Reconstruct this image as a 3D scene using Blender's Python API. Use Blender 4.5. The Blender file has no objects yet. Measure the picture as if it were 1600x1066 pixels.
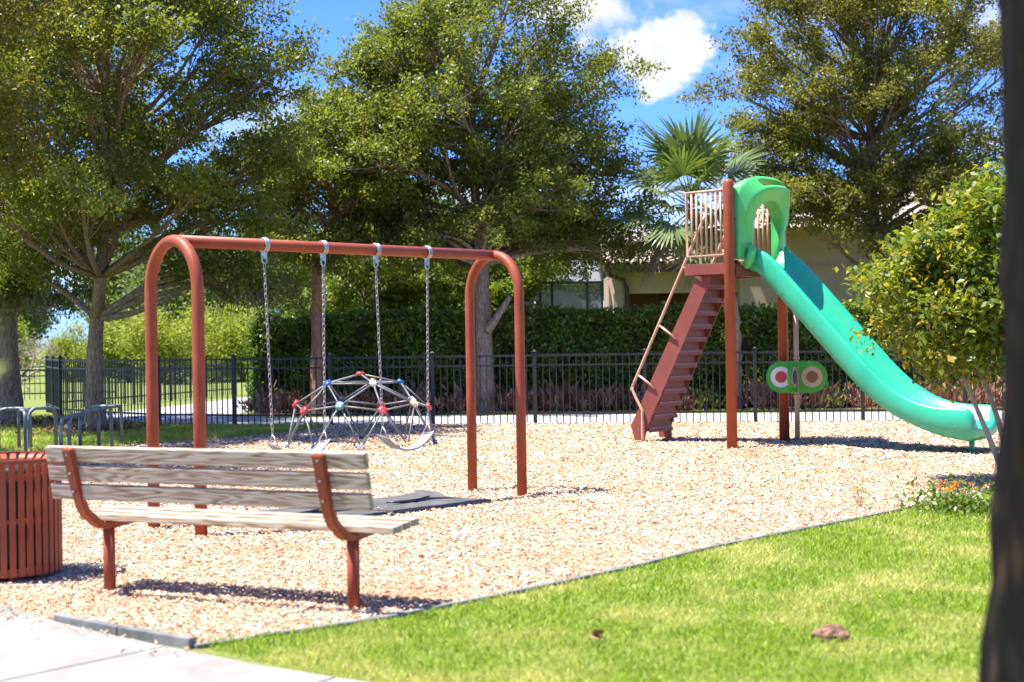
import bpy, bmesh, math, random
import numpy as np
from mathutils import Vector, Matrix

# ------------------------------------------------------------------ camera, sky, sun, exposure
scene = bpy.context.scene
COL = scene.collection
R = math.radians

cam_d = bpy.data.cameras.new('camera')
cam = bpy.data.objects.new('camera', cam_d)
COL.objects.link(cam)
roll = 0.015
cr, sr = math.cos(roll), math.sin(roll)
# right, up, back axes of a level camera looking along +Y, rolled a little clockwise
cam.matrix_world = Matrix(((cr, sr, 0, 0), (0, 0, -1, 0), (-sr, cr, 0, 1.5), (0, 0, 0, 1)))
cam_d.lens = 50.0
cam_d.sensor_width = 36.0
cam_d.clip_start = 0.05
cam_d.clip_end = 6000
cam_d.dof.use_dof = True
cam_d.dof.focus_distance = 17.0
cam_d.dof.aperture_fstop = 2.3
scene.camera = cam

SUN_DIR = Vector((-0.96, -0.20, 2.39)).normalized()      # towards the sun
world = bpy.data.worlds.new('World')
scene.world = world
world.use_nodes = True


def build_world():
    nt = world.node_tree
    nt.nodes.clear()
    N, Lk = nt.nodes, nt.links
    out = N.new('ShaderNodeOutputWorld')
    bg = N.new('ShaderNodeBackground')
    bg.inputs['Strength'].default_value = 0.14
    sky = N.new('ShaderNodeTexSky')
    sky.sky_type = 'NISHITA'
    sky.sun_disc = False
    sky.sun_elevation = math.asin(SUN_DIR.z)
    sky.sun_rotation = math.atan2(SUN_DIR.x, SUN_DIR.y)
    sky.air_density = 1.0
    sky.dust_density = 0.15
    sky.ozone_density = 2.0
    hs = N.new('ShaderNodeMix'); hs.data_type = 'RGBA'; hs.blend_type = 'MULTIPLY'; hs.inputs['Factor'].default_value = 1
    hs.inputs['B'].default_value = (0.23, 0.405, 0.86, 1)
    Lk.new(sky.outputs[0], hs.inputs['A'])
    tc = N.new('ShaderNodeTexCoord')
    # scattered fair weather cloud over the whole sky, unseen cover raised for neutral fill
    sep = N.new('ShaderNodeSeparateXYZ')
    Lk.new(tc.outputs['Generated'], sep.inputs[0])
    zz = N.new('ShaderNodeMath'); zz.operation = 'ADD'; zz.inputs[1].default_value = 0.12
    Lk.new(sep.outputs['Z'], zz.inputs[0])
    mx = N.new('ShaderNodeMath'); mx.operation = 'MAXIMUM'; mx.inputs[1].default_value = 0.03
    Lk.new(zz.outputs[0], mx.inputs[0])
    dv = N.new('ShaderNodeVectorMath'); dv.operation = 'DIVIDE'
    cmb = N.new('ShaderNodeCombineXYZ')
    for i in range(3):
        Lk.new(mx.outputs[0], cmb.inputs[i])
    Lk.new(tc.outputs['Generated'], dv.inputs[0]); Lk.new(cmb.outputs[0], dv.inputs[1])
    nz = N.new('ShaderNodeTexNoise')
    nz.inputs['Scale'].default_value = 1.1; nz.inputs['Detail'].default_value = 9
    nz.inputs['Roughness'].default_value = 0.58
    Lk.new(dv.outputs[0], nz.inputs['Vector'])
    rp = N.new('ShaderNodeValToRGB')
    rp.color_ramp.elements[0].position = 0.50; rp.color_ramp.elements[1].position = 0.68
    Lk.new(nz.outputs['Fac'], rp.inputs['Fac'])
    # one large cumulus

    def cumulus(d0, scl, rough_amt, seed, lo, hi):
        sub = N.new('ShaderNodeVectorMath'); sub.operation = 'SUBTRACT'
        Lk.new(tc.outputs['Generated'], sub.inputs[0]); sub.inputs[1].default_value = d0
        mul = N.new('ShaderNodeVectorMath'); mul.operation = 'MULTIPLY'
        Lk.new(sub.outputs[0], mul.inputs[0]); mul.inputs[1].default_value = scl
        ln = N.new('ShaderNodeVectorMath'); ln.operation = 'LENGTH'
        Lk.new(mul.outputs[0], ln.inputs[0])
        n2 = N.new('ShaderNodeTexNoise')
        n2.noise_dimensions = '4D'; n2.inputs['W'].default_value = seed
        n2.inputs['Scale'].default_value = 22; n2.inputs['Detail'].default_value = 10
        n2.inputs['Roughness'].default_value = 0.62
        Lk.new(tc.outputs['Generated'], n2.inputs['Vector'])
        m1 = N.new('ShaderNodeMath'); m1.operation = 'MULTIPLY_ADD'
        Lk.new(n2.outputs['Fac'], m1.inputs[0]); m1.inputs[1].default_value = rough_amt
        Lk.new(ln.outputs['Value'], m1.inputs[2])
        mr = N.new('ShaderNodeMapRange')
        mr.interpolation_type = 'SMOOTHSTEP'
        mr.inputs['From Min'].default_value = hi; mr.inputs['From Max'].default_value = lo
        Lk.new(m1.outputs[0], mr.inputs['Value'])
        return mr.outputs[0], n2.outputs['Fac']
    c1, cn = cumulus((0.1035, 0.9752, 0.1950), (17, 17, 30), 2.9, 1.3, 2.02, 2.38)
    c2, _ = cumulus((0.052, 0.975, 0.226), (20, 20, 60), 3.2, 4.1, 1.9, 2.7)
    a1 = N.new('ShaderNodeMath'); a1.operation = 'MAXIMUM'
    Lk.new(c1, a1.inputs[0]); Lk.new(c2, a1.inputs[1])
    a2 = N.new('ShaderNodeMath'); a2.operation = 'MAXIMUM'
    Lk.new(a1.outputs[0], a2.inputs[0]); Lk.new(rp.outputs['Color'], a2.inputs[1])
    mix = N.new('ShaderNodeMix'); mix.data_type = 'RGBA'
    Lk.new(a2.outputs[0], mix.inputs['Factor'])
    Lk.new(hs.outputs['Result'], mix.inputs['A'])
    crp = N.new('ShaderNodeValToRGB')
    crp.color_ramp.elements[0].position = 0.3; crp.color_ramp.elements[0].color = (2.3, 2.45, 2.75, 1)
    crp.color_ramp.elements[1].position = 0.62; crp.color_ramp.elements[1].color = (3.0, 3.04, 3.1, 1)
    Lk.new(cn, crp.inputs['Fac'])
    Lk.new(crp.outputs[0], mix.inputs['B'])
    Lk.new(mix.outputs['Result'], bg.inputs['Color'])
    Lk.new(bg.outputs[0], out.inputs[0])


build_world()

sun_d = bpy.data.lights.new('sun', 'SUN')
sun_d.energy = 5.0
sun_d.angle = R(0.53)
sun_d.color = (1.0, 0.955, 0.88)
sun = bpy.data.objects.new('sun', sun_d)
COL.objects.link(sun)
sun.rotation_euler = SUN_DIR.to_track_quat('Z', 'Y').to_euler()
sun.location = (-20, 10, 50)

vs = scene.view_settings
vs.view_transform = 'Standard'
vs.look = 'None'
vs.gamma = 1.0
vs.use_curve_mapping = False
vs.exposure = 1.42

scene.render.engine = 'CYCLES'
cy = scene.cycles
cy.max_bounces = 8
cy.diffuse_bounces = 5
cy.glossy_bounces = 3
cy.transmission_bounces = 6
cy.transparent_max_bounces = 10
cy.caustics_reflective = False
cy.caustics_refractive = False
cy.use_denoising = True
cy.sample_clamp_indirect = 6.0

# ------------------------------------------------------------------ helpers


def link(name, mesh, parent=None):
    o = bpy.data.objects.new(name, mesh)
    COL.objects.link(o)
    if parent is not None:
        o.parent = parent
    return o


def tag(o, label=None, cat=None, group=None, kind=None):
    if label: o['label'] = label
    if cat: o['category'] = cat
    if group: o['group'] = group
    if kind: o['kind'] = kind
    return o


def empty(name, loc=(0, 0, 0), label=None, cat=None, group=None, kind=None, rz=0.0):
    o = bpy.data.objects.new(name, None)
    o.empty_display_size = 0.2
    COL.objects.link(o)
    o.location = loc
    o.rotation_euler = (0, 0, rz)
    return tag(o, label, cat, group, kind)


def np_mesh(name, V, F, mat=None, smooth=False):
    """V (N,3) floats, F (M,k) ints with constant k."""
    V = np.asarray(V, dtype=np.float32).reshape(-1, 3)
    F = np.asarray(F, dtype=np.int32)
    M, k = F.shape
    me = bpy.data.meshes.new(name)
    me.vertices.add(len(V)); me.vertices.foreach_set('co', V.ravel())
    me.loops.add(M * k); me.loops.foreach_set('vertex_index', F.ravel())
    me.polygons.add(M)
    me.polygons.foreach_set('loop_start', np.arange(0, M * k, k, dtype=np.int32))
    me.polygons.foreach_set('loop_total', np.full(M, k, dtype=np.int32))
    if smooth:
        me.polygons.foreach_set('use_smooth', np.ones(M, dtype=bool))
    me.update(calc_edges=True)
    if mat: me.materials.append(mat)
    return me


class MB:
    """collects shapes that belong to one mesh"""
    def __init__(self):
        self.v, self.f, self.s = [], [], []

    def add(self, V, F, smooth=False):
        n = len(self.v)
        self.v += [tuple(p) for p in V]
        self.f += [tuple(i + n for i in f) for f in F]
        self.s += [smooth] * len(F)
        return self

    def box(self, c, s, M=None, taper=1.0):
        x, y, z = s[0] / 2, s[1] / 2, s[2] / 2
        V = []
        for dz, t in ((-z, 1.0), (z, taper)):
            for dx, dy in ((-x, -y), (x, -y), (x, y), (-x, y)):
                p = Vector((dx * t, dy * t, dz))
                if M is not None: p = M @ p
                V.append(Vector(c) + p)
        return self.add(V, [(3, 2, 1, 0), (4, 5, 6, 7), (0, 1, 5, 4), (1, 2, 6, 5), (2, 3, 7, 6), (3, 0, 4, 7)])

    def bar(self, a, b, w, h, up=(0, 0, 1)):
        a, b = Vector(a), Vector(b)
        d = (b - a); L = d.length; d.normalize()
        up = Vector(up)
        sd = d.cross(up)
        if sd.length < 1e-4: sd = d.cross(Vector((0, 1, 0)))
        sd.normalize(); n = sd.cross(d)
        M = Matrix((d, sd, n)).transposed()
        return self.box((a + b) / 2, (L, w, h), M)

    def tube(self, pts, rad, n=10, cap=True, closed=False, smooth=True):
        pts = [Vector(p) for p in pts]
        m = len(pts)
        rads = rad if hasattr(rad, '__len__') else [rad] * m
        V = []
        nrm = None
        for i in range(m):
            if closed:
                t = pts[(i + 1) % m] - pts[i - 1]
            else:
                t = pts[min(i + 1, m - 1)] - pts[max(i - 1, 0)]
            t.normalize()
            if nrm is None:
                nrm = t.cross(Vector((0, 0, 1)))
                if nrm.length < 0.05: nrm = t.cross(Vector((1, 0, 0)))
            nrm = nrm - t * nrm.dot(t)
            nrm.normalize()
            bi = t.cross(nrm)
            for k in range(n):
                a = 2 * math.pi * k / n
                V.append(pts[i] + (nrm * math.cos(a) + bi * math.sin(a)) * rads[i])
        F = []
        for i in range(m if closed else m - 1):
            j = (i + 1) % m
            for k in range(n):
                F.append((i * n + k, i * n + (k + 1) % n, j * n + (k + 1) % n, j * n + k))
        self.add(V, F, smooth)
        if cap and not closed:
            b = len(self.v) - len(V)
            self.f.append(tuple(b + k for k in reversed(range(n)))); self.s.append(False)
            self.f.append(tuple(b + (m - 1) * n + k for k in range(n))); self.s.append(False)
        return self

    def prism(self, poly, z0, z1):
        n = len(poly)
        V = [(p[0], p[1], z0) for p in poly] + [(p[0], p[1], z1) for p in poly]
        F = [tuple(reversed(range(n))), tuple(range(n, 2 * n))]
        F += [(i, (i + 1) % n, n + (i + 1) % n, n + i) for i in range(n)]
        return self.add(V, F)

    def mesh(self, name, mat=None, bevel=0.0, seg=2):
        me = bpy.data.meshes.new(name)
        me.from_pydata([tuple(p) for p in self.v], [], self.f)
        me.polygons.foreach_set('use_smooth', np.array(self.s, dtype=bool))
        if bevel > 0:
            bm = bmesh.new(); bm.from_mesh(me)
            ed = [e for e in bm.edges if len(e.link_faces) == 2 and e.calc_face_angle(0) > 0.6]
            bmesh.ops.bevel(bm, geom=ed, offset=bevel, segments=seg, profile=0.6, affect='EDGES')
            bm.to_mesh(me); bm.free()
        me.update()
        if mat: me.materials.append(mat)
        return me

    def build(self, name, mat, parent=None, bevel=0.0, seg=2):
        return link(name, self.mesh(name, mat, bevel, seg), parent)


def catmull(pts, n):
    P = [np.array(p, float) for p in pts]
    P = [2 * P[0] - P[1]] + P + [2 * P[-1] - P[-2]]
    out = []
    for i in range(1, len(P) - 2):
        for k in range(n):
            t = k / n
            out.append(0.5 * ((2 * P[i]) + (-P[i - 1] + P[i + 1]) * t + (2 * P[i - 1] - 5 * P[i] + 4 * P[i + 1] - P[i + 2]) * t * t
                              + (-P[i - 1] + 3 * P[i] - 3 * P[i + 1] + P[i + 2]) * t ** 3))
    out.append(P[-2])
    return out


def in_poly(x, y, poly):
    x = np.asarray(x); y = np.asarray(y)
    inside = np.zeros(x.shape, bool)
    n = len(poly)
    for i in range(n):
        x1, y1 = poly[i][:2]; x2, y2 = poly[(i + 1) % n][:2]
        c = ((y1 > y) != (y2 > y)) & (x < (x2 - x1) * (y - y1) / (y2 - y1 + 1e-12) + x1)
        inside ^= c
    return inside


# ------------------------------------------------------------------ materials
MATS = {}


def nodes(name):
    m = bpy.data.materials.new(name)
    m.use_nodes = True
    nt = m.node_tree
    return m, nt, nt.nodes, nt.links, nt.nodes['Principled BSDF']


def pmat(name, c1, c2=None, scale=6.0, rough=0.6, bump=0.0, bscale=None, metal=0.0, spec=0.5, detail=6, stretch=None,
         rrange=0.0, lo=0.35, hi=0.65, coat=0.0):
    m, nt, N, Lk, b = nodes(name)
    b.inputs['Roughness'].default_value = rough
    b.inputs['Metallic'].default_value = metal
    b.inputs['Specular IOR Level'].default_value = spec
    if coat: b.inputs['Coat Weight'].default_value = coat; b.inputs['Coat Roughness'].default_value = 0.25
    tc = N.new('ShaderNodeTexCoord')
    vec = tc.outputs['Object']
    if stretch:
        mp = N.new('ShaderNodeMapping'); mp.inputs['Scale'].default_value = stretch
        Lk.new(vec, mp.inputs[0]); vec = mp.outputs[0]
    nz = N.new('ShaderNodeTexNoise')
    nz.inputs['Scale'].default_value = scale; nz.inputs['Detail'].default_value = detail
    nz.inputs['Roughness'].default_value = 0.6
    Lk.new(vec, nz.inputs['Vector'])
    rp = N.new('ShaderNodeValToRGB')
    rp.color_ramp.elements[0].position = lo; rp.color_ramp.elements[1].position = hi
    rp.color_ramp.elements[0].color = (*c1, 1); rp.color_ramp.elements[1].color = (*(c2 or c1), 1)
    Lk.new(nz.outputs['Fac'], rp.inputs['Fac'])
    Lk.new(rp.outputs[0], b.inputs['Base Color'])
    if rrange:
        mr = N.new('ShaderNodeMapRange')
        mr.inputs['To Min'].default_value = rough - rrange; mr.inputs['To Max'].default_value = rough + rrange
        Lk.new(nz.outputs['Fac'], mr.inputs['Value']); Lk.new(mr.outputs[0], b.inputs['Roughness'])
    if bump:
        n2 = N.new('ShaderNodeTexNoise')
        n2.inputs['Scale'].default_value = bscale or scale * 4; n2.inputs['Detail'].default_value = 5
        Lk.new(vec, n2.inputs['Vector'])
        bp = N.new('ShaderNodeBump'); bp.inputs['Strength'].default_value = bump; bp.inputs['Distance'].default_value = 0.01
        Lk.new(n2.outputs['Fac'], bp.inputs['Height']); Lk.new(bp.outputs[0], b.inputs['Normal'])
    MATS[name] = m
    return m


def island_mat(name, stops, rough=0.5, transl=0.0, spec=0.5, noise=None, tr_tint=(1.2, 1.3, 0.5)):
    """colour drawn per loose piece (leaf, blade, chip) from a ramp"""
    m, nt, N, Lk, b = nodes(name)
    g = N.new('ShaderNodeNewGeometry')
    rp = N.new('ShaderNodeValToRGB')
    e = rp.color_ramp.elements
    while len(e) < len(stops): e.new(0.5)
    for i, (p, c) in enumerate(stops):
        e[i].position = p; e[i].color = (*c, 1)
    Lk.new(g.outputs['Random Per Island'], rp.inputs['Fac'])
    col = rp.outputs[0]
    if noise:                                   # (scale, colour, lo, hi) : patches of another colour
        tc = N.new('ShaderNodeTexCoord')
        nz = N.new('ShaderNodeTexNoise'); nz.inputs['Scale'].default_value = noise[0]; nz.inputs['Detail'].default_value = 4
        Lk.new(tc.outputs['Object'], nz.inputs['Vector'])
        mr = N.new('ShaderNodeMapRange')
        mr.inputs['From Min'].default_value = noise[2]; mr.inputs['From Max'].default_value = noise[3]
        mr.inputs['To Max'].default_value = noise[4] if len(noise) > 4 else 1.0
        Lk.new(nz.outputs['Fac'], mr.inputs['Value'])
        mx = N.new('ShaderNodeMix'); mx.data_type = 'RGBA'
        Lk.new(mr.outputs[0], mx.inputs['Factor']); Lk.new(col, mx.inputs['A']); mx.inputs['B'].default_value = (*noise[1], 1)
        col = mx.outputs['Result']
    Lk.new(col, b.inputs['Base Color'])
    b.inputs['Roughness'].default_value = rough
    b.inputs['Specular IOR Level'].default_value = spec
    if transl:
        t = N.new('ShaderNodeBsdfTranslucent')
        mc = N.new('ShaderNodeMix'); mc.data_type = 'RGBA'; mc.blend_type = 'MULTIPLY'; mc.inputs['Factor'].default_value = 1
        Lk.new(col, mc.inputs['A']); mc.inputs['B'].default_value = (*tr_tint, 1)
        Lk.new(mc.outputs['Result'], t.inputs['Color'])
        ms = N.new('ShaderNodeMixShader'); ms.inputs[0].default_value = transl
        Lk.new(b.outputs[0], ms.inputs[1]); Lk.new(t.outputs[0], ms.inputs[2])
        Lk.new(ms.outputs[0], N['Material Output'].inputs[0])
    MATS[name] = m
    return m


def wood_mat(name, ca, cb, cc):
    """weathered pine: long grain with cathedral figure, along local X"""
    m, nt, N, Lk, b = nodes(name)
    tc = N.new('ShaderNodeTexCoord')
    oi = N.new('ShaderNodeObjectInfo')
    ad = N.new('ShaderNodeVectorMath'); ad.operation = 'MULTIPLY_ADD'
    Lk.new(oi.outputs['Random'], ad.inputs[0]); ad.inputs[1].default_value = (13, 7, 5); Lk.new(tc.outputs['Object'], ad.inputs[2])
    mp = N.new('ShaderNodeMapping'); mp.inputs['Scale'].default_value = (0.9, 7, 9)
    Lk.new(ad.outputs[0], mp.inputs[0])
    n1 = N.new('ShaderNodeTexNoise'); n1.inputs['Scale'].default_value = 1.3; n1.inputs['Detail'].default_value = 2
    Lk.new(mp.outputs[0], n1.inputs['Vector'])
    ml = N.new('ShaderNodeMath'); ml.operation = 'MULTIPLY'; ml.inputs[1].default_value = 70
    Lk.new(n1.outputs['Fac'], ml.inputs[0])
    sn = N.new('ShaderNodeMath'); sn.operation = 'SINE'; Lk.new(ml.outputs[0], sn.inputs[0])
    mp2 = N.new('ShaderNodeMapping'); mp2.inputs['Scale'].default_value = (4, 120, 120)
    Lk.new(ad.outputs[0], mp2.inputs[0])
    n2 = N.new('ShaderNodeTexNoise'); n2.inputs['Scale'].default_value = 1; n2.inputs['Detail'].default_value = 4
    Lk.new(mp2.outputs[0], n2.inputs['Vector'])
    cm = N.new('ShaderNodeMath'); cm.operation = 'MULTIPLY_ADD'; cm.inputs[1].default_value = 0.21
    Lk.new(sn.outputs[0], cm.inputs[0]); Lk.new(n2.outputs['Fac'], cm.inputs[2])
    rp = N.new('ShaderNodeValToRGB'); e = rp.color_ramp.elements
    e[0].position = 0.18; e[0].color = (*ca, 1); e[1].position = 0.72; e[1].color = (*cc, 1)
    k = e.new(0.45); k.color = (*cb, 1)
    Lk.new(cm.outputs[0], rp.inputs['Fac']); Lk.new(rp.outputs[0], b.inputs['Base Color'])
    b.inputs['Roughness'].default_value = 0.75
    bp = N.new('ShaderNodeBump'); bp.inputs['Strength'].default_value = 0.35; bp.inputs['Distance'].default_value = 0.003
    Lk.new(cm.outputs[0], bp.inputs['Height']); Lk.new(bp.outputs[0], b.inputs['Normal'])
    MATS[name] = m
    return m


def bark_mat(name, c1, c2, moss=None):
    m, nt, N, Lk, b = nodes(name)
    tc = N.new('ShaderNodeTexCoord')
    mp = N.new('ShaderNodeMapping'); mp.inputs['Scale'].default_value = (9, 9, 2.2)
    Lk.new(tc.outputs['Object'], mp.inputs[0])
    vo = N.new('ShaderNodeTexVoronoi'); vo.feature = 'DISTANCE_TO_EDGE'; vo.inputs['Scale'].default_value = 2.2
    nz = N.new('ShaderNodeTexNoise'); nz.inputs['Scale'].default_value = 3; nz.inputs['Detail'].default_value = 8
    nz.inputs['Roughness'].default_value = 0.65
    Lk.new(mp.outputs[0], nz.inputs['Vector'])
    va = N.new('ShaderNodeVectorMath'); va.operation = 'MULTIPLY_ADD'
    Lk.new(nz.outputs['Color'], va.inputs[0]); va.inputs[1].default_value = (0.7, 0.7, 0.7); Lk.new(mp.outputs[0], va.inputs[2])
    Lk.new(va.outputs[0], vo.inputs['Vector'])
    hm = N.new('ShaderNodeMath'); hm.operation = 'MULTIPLY_ADD'; hm.inputs[1].default_value = 1.2
    Lk.new(vo.outputs['Distance'], hm.inputs[0]); Lk.new(nz.outputs['Fac'], hm.inputs[2])
    rp = N.new('ShaderNodeValToRGB'); e = rp.color_ramp.elements
    e[0].position = 0.35; e[0].color = (*c1, 1); e[1].position = 0.85; e[1].color = (*c2, 1)
    Lk.new(hm.outputs[0], rp.inputs['Fac'])
    col = rp.outputs[0]
    if moss:
        n3 = N.new('ShaderNodeTexNoise'); n3.inputs['Scale'].default_value = 2.5; n3.inputs['Detail'].default_value = 5
        Lk.new(tc.outputs['Object'], n3.inputs['Vector'])
        mr = N.new('ShaderNodeMapRange'); mr.inputs['From Min'].default_value = 0.5; mr.inputs['From Max'].default_value = 0.68
        Lk.new(n3.outputs['Fac'], mr.inputs['Value'])
        mx = N.new('ShaderNodeMix'); mx.data_type = 'RGBA'
        Lk.new(mr.outputs[0], mx.inputs['Factor']); Lk.new(col, mx.inputs['A']); mx.inputs['B'].default_value = (*moss, 1)
        col = mx.outputs['Result']
    Lk.new(col, b.inputs['Base Color'])
    b.inputs['Roughness'].default_value = 0.9
    bp = N.new('ShaderNodeBump'); bp.inputs['Strength'].default_value = 0.9; bp.inputs['Distance'].default_value = 0.02
    Lk.new(hm.outputs[0], bp.inputs['Height']); Lk.new(bp.outputs[0], b.inputs['Normal'])
    MATS[name] = m
    return m


M_red = pmat('red brown powder coat', (0.27, 0.052, 0.021), (0.34, 0.072, 0.030), 5, 0.5, 0.03, 150, rrange=0.06, spec=0.35)
M_reddark = pmat('maroon powder coat', (0.20, 0.048, 0.034), (0.24, 0.060, 0.043), 4, 0.5, 0.03, 150)
M_tan = pmat('tan painted tube', (0.50, 0.30, 0.20), (0.56, 0.36, 0.25), 6, 0.5)
M_black = pmat('black aluminium', (0.012, 0.014, 0.016), (0.022, 0.024, 0.027), 5, 0.42)
M_galv = pmat('galvanised steel', (0.33, 0.35, 0.37), (0.52, 0.54, 0.56), 18, 0.38, metal=0.85)
M_galvdull = pmat('dull galvanised tube', (0.16, 0.17, 0.18), (0.30, 0.31, 0.32), 7, 0.55, metal=0.5)
M_chain = pmat('chain steel', (0.40, 0.33, 0.32), (0.55, 0.48, 0.46), 30, 0.45, metal=0.6)
M_alu = pmat('pale aluminium', (0.55, 0.56, 0.57), (0.68, 0.68, 0.68), 8, 0.4, metal=0.3)
M_teethlit = pmat('tooth edge painted sunlit', (0.50, 0.30, 0.25), (0.60, 0.42, 0.36), 20, 0.5)  # pale colour paints sunlight onto the stair tread teeth
M_strut = pmat('dome strut', (0.12, 0.14, 0.155), (0.20, 0.215, 0.22), 8, 0.4, metal=0.0)
M_rubber = pmat('grey rubber', (0.06, 0.06, 0.06), (0.11, 0.105, 0.10), 5, 0.75, 0.2, 80)
M_belt = pmat('swing belt rubber', (0.22, 0.22, 0.23), (0.33, 0.33, 0.33), 9, 0.45)
M_concrete = pmat('sidewalk concrete', (0.20, 0.182, 0.158), (0.30, 0.282, 0.255), 1.6, 0.85, 0.25, 160, detail=10)
M_path = pmat('path concrete', (0.30, 0.30, 0.30), (0.40, 0.40, 0.395), 1.1, 0.85, 0.2, 90, detail=10)
M_edge = pmat('grey recycled edging', (0.11, 0.11, 0.105), (0.23, 0.22, 0.21), 6, 0.7, 0.2, 60)
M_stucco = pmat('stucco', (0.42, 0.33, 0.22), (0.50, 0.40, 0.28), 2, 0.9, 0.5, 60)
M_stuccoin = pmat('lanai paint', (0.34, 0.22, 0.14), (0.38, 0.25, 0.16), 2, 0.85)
M_brown = pmat('brown fascia', (0.06, 0.032, 0.022), (0.09, 0.05, 0.035), 4, 0.6)
M_tile = pmat('roof tile clay', (0.36, 0.27, 0.21), (0.56, 0.47, 0.40), 3, 0.85, 0.2, 40)
M_soil = pmat('bed mulch', (0.09, 0.045, 0.028), (0.30, 0.17, 0.10), 22, 0.95, 0.8, 60, detail=10)
M_bark = bark_mat('oak bark', (0.11, 0.072, 0.05), (0.36, 0.265, 0.195))
M_barkred = bark_mat('cypress bark', (0.13, 0.062, 0.036), (0.36, 0.19, 0.115))
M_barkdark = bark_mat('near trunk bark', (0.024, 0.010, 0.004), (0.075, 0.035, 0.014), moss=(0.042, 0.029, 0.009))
M_palmbark = bark_mat('palm boot bark', (0.12, 0.075, 0.045), (0.36, 0.24, 0.15))
M_twig = pmat('bare twig', (0.26, 0.20, 0.16), (0.40, 0.33, 0.27), 8, 0.9)
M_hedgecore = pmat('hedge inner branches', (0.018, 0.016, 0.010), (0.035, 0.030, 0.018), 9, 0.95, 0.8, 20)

M_leaf = island_mat('oak leaf', [(0, (0.090, 0.115, 0.018)), (0.5, (0.145, 0.170, 0.028)), (0.85, (0.195, 0.208, 0.040)), (1, (0.25, 0.21, 0.055))],
                    0.45, 0.50, 0.5, noise=(0.55, (0.21, 0.255, 0.05), 0.46, 0.68, 0.65), tr_tint=(1.55, 1.6, 0.6))
M_leafw = island_mat('warm oak leaf', [(0, (0.095, 0.108, 0.018)), (0.5, (0.150, 0.158, 0.028)), (0.85, (0.205, 0.192, 0.038)), (1, (0.26, 0.19, 0.05))],
                     0.45, 0.48, 0.5, noise=(0.55, (0.23, 0.25, 0.05), 0.46, 0.68, 0.6), tr_tint=(1.55, 1.5, 0.6))
M_leafb = island_mat('bright young leaf', [(0, (0.12, 0.17, 0.024)), (0.6, (0.20, 0.25, 0.04)), (1, (0.28, 0.30, 0.06))], 0.5, 0.42, 0.35)
M_leafh = island_mat('hedge leaf', [(0, (0.075, 0.125, 0.018)), (0.6, (0.145, 0.21, 0.03)), (0.92, (0.21, 0.28, 0.042)), (1, (0.27, 0.15, 0.04))],
                     0.42, 0.40, 0.5, tr_tint=(1.4, 1.5, 0.5))
M_leafy = island_mat('yellow tipped leaf', [(0, (0.085, 0.135, 0.018)), (0.45, (0.145, 0.20, 0.026)), (0.75, (0.25, 0.28, 0.03)),
                                            (0.90, (0.42, 0.38, 0.035)), (1, (0.40, 0.22, 0.04))], 0.45, 0.42, 0.4, tr_tint=(1.5, 1.5, 0.5))
M_copper = island_mat('copper leaf', [(0, (0.14, 0.052, 0.030)), (0.5, (0.30, 0.135, 0.075)), (0.8, (0.42, 0.24, 0.14)), (1, (0.48, 0.34, 0.2))],
                      0.55, 0.2, 0.4, tr_tint=(1.2, 0.9, 0.7))
M_far = island_mat('distant foliage', [(0, (0.10, 0.135, 0.045)), (0.6, (0.16, 0.20, 0.07)), (1, (0.22, 0.24, 0.10))], 0.6, 0.36, 0.3)
M_willow = island_mat('yellow green shrub leaf', [(0, (0.20, 0.24, 0.03)), (0.6, (0.30, 0.33, 0.045)), (1, (0.38, 0.38, 0.08))], 0.55, 0.4, 0.3)
M_palm = island_mat('palm frond', [(0, (0.075, 0.125, 0.032)), (0.6, (0.135, 0.19, 0.05)), (1, (0.22, 0.24, 0.08))], 0.4, 0.3, 0.5)
M_palmdry = pmat('dry palm frond', (0.20, 0.15, 0.08), (0.30, 0.23, 0.13), 10, 0.8)
M_moss = island_mat('spanish moss', [(0, (0.17, 0.16, 0.12)), (1, (0.30, 0.29, 0.22))], 0.9, 0.2, 0.1, tr_tint=(1, 1, 0.9))
M_grass = island_mat('lawn blade', [(0, (0.16, 0.26, 0.014)), (0.5, (0.25, 0.37, 0.022)), (0.85, (0.35, 0.44, 0.036)), (1, (0.52, 0.48, 0.18))],
                     0.55, 0.40, 0.3, noise=(1.5, (0.58, 0.53, 0.19), 0.46, 0.64, 0.92))
M_chip = island_mat('wood chip', [(0, (0.09, 0.042, 0.016)), (0.13, (0.23, 0.118, 0.046)), (0.30, (0.40, 0.256, 0.142)), (0.62, (0.52, 0.388, 0.268)),
                                  (1, (0.64, 0.548, 0.448))], 0.85, 0, 0.3, noise=(0.8, (0.34, 0.17, 0.065), 0.53, 0.74, 0.65))
M_litter = island_mat('dry leaf', [(0, (0.14, 0.06, 0.03)), (1, (0.36, 0.21, 0.12))], 0.8)
M_orange = island_mat('orange petal', [(0, (0.75, 0.16, 0.01)), (0.7, (0.80, 0.28, 0.02)), (1, (0.78, 0.45, 0.03))], 0.5, 0.25, 0.3)


def plastic(name, c, rough=0.3, spec=0.5):
    return pmat(name, c, tuple(min(1, x * 1.22 + 0.012) for x in c), 1.6, rough, 0.02, 140, spec=spec, rrange=0.10, detail=9)


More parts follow.
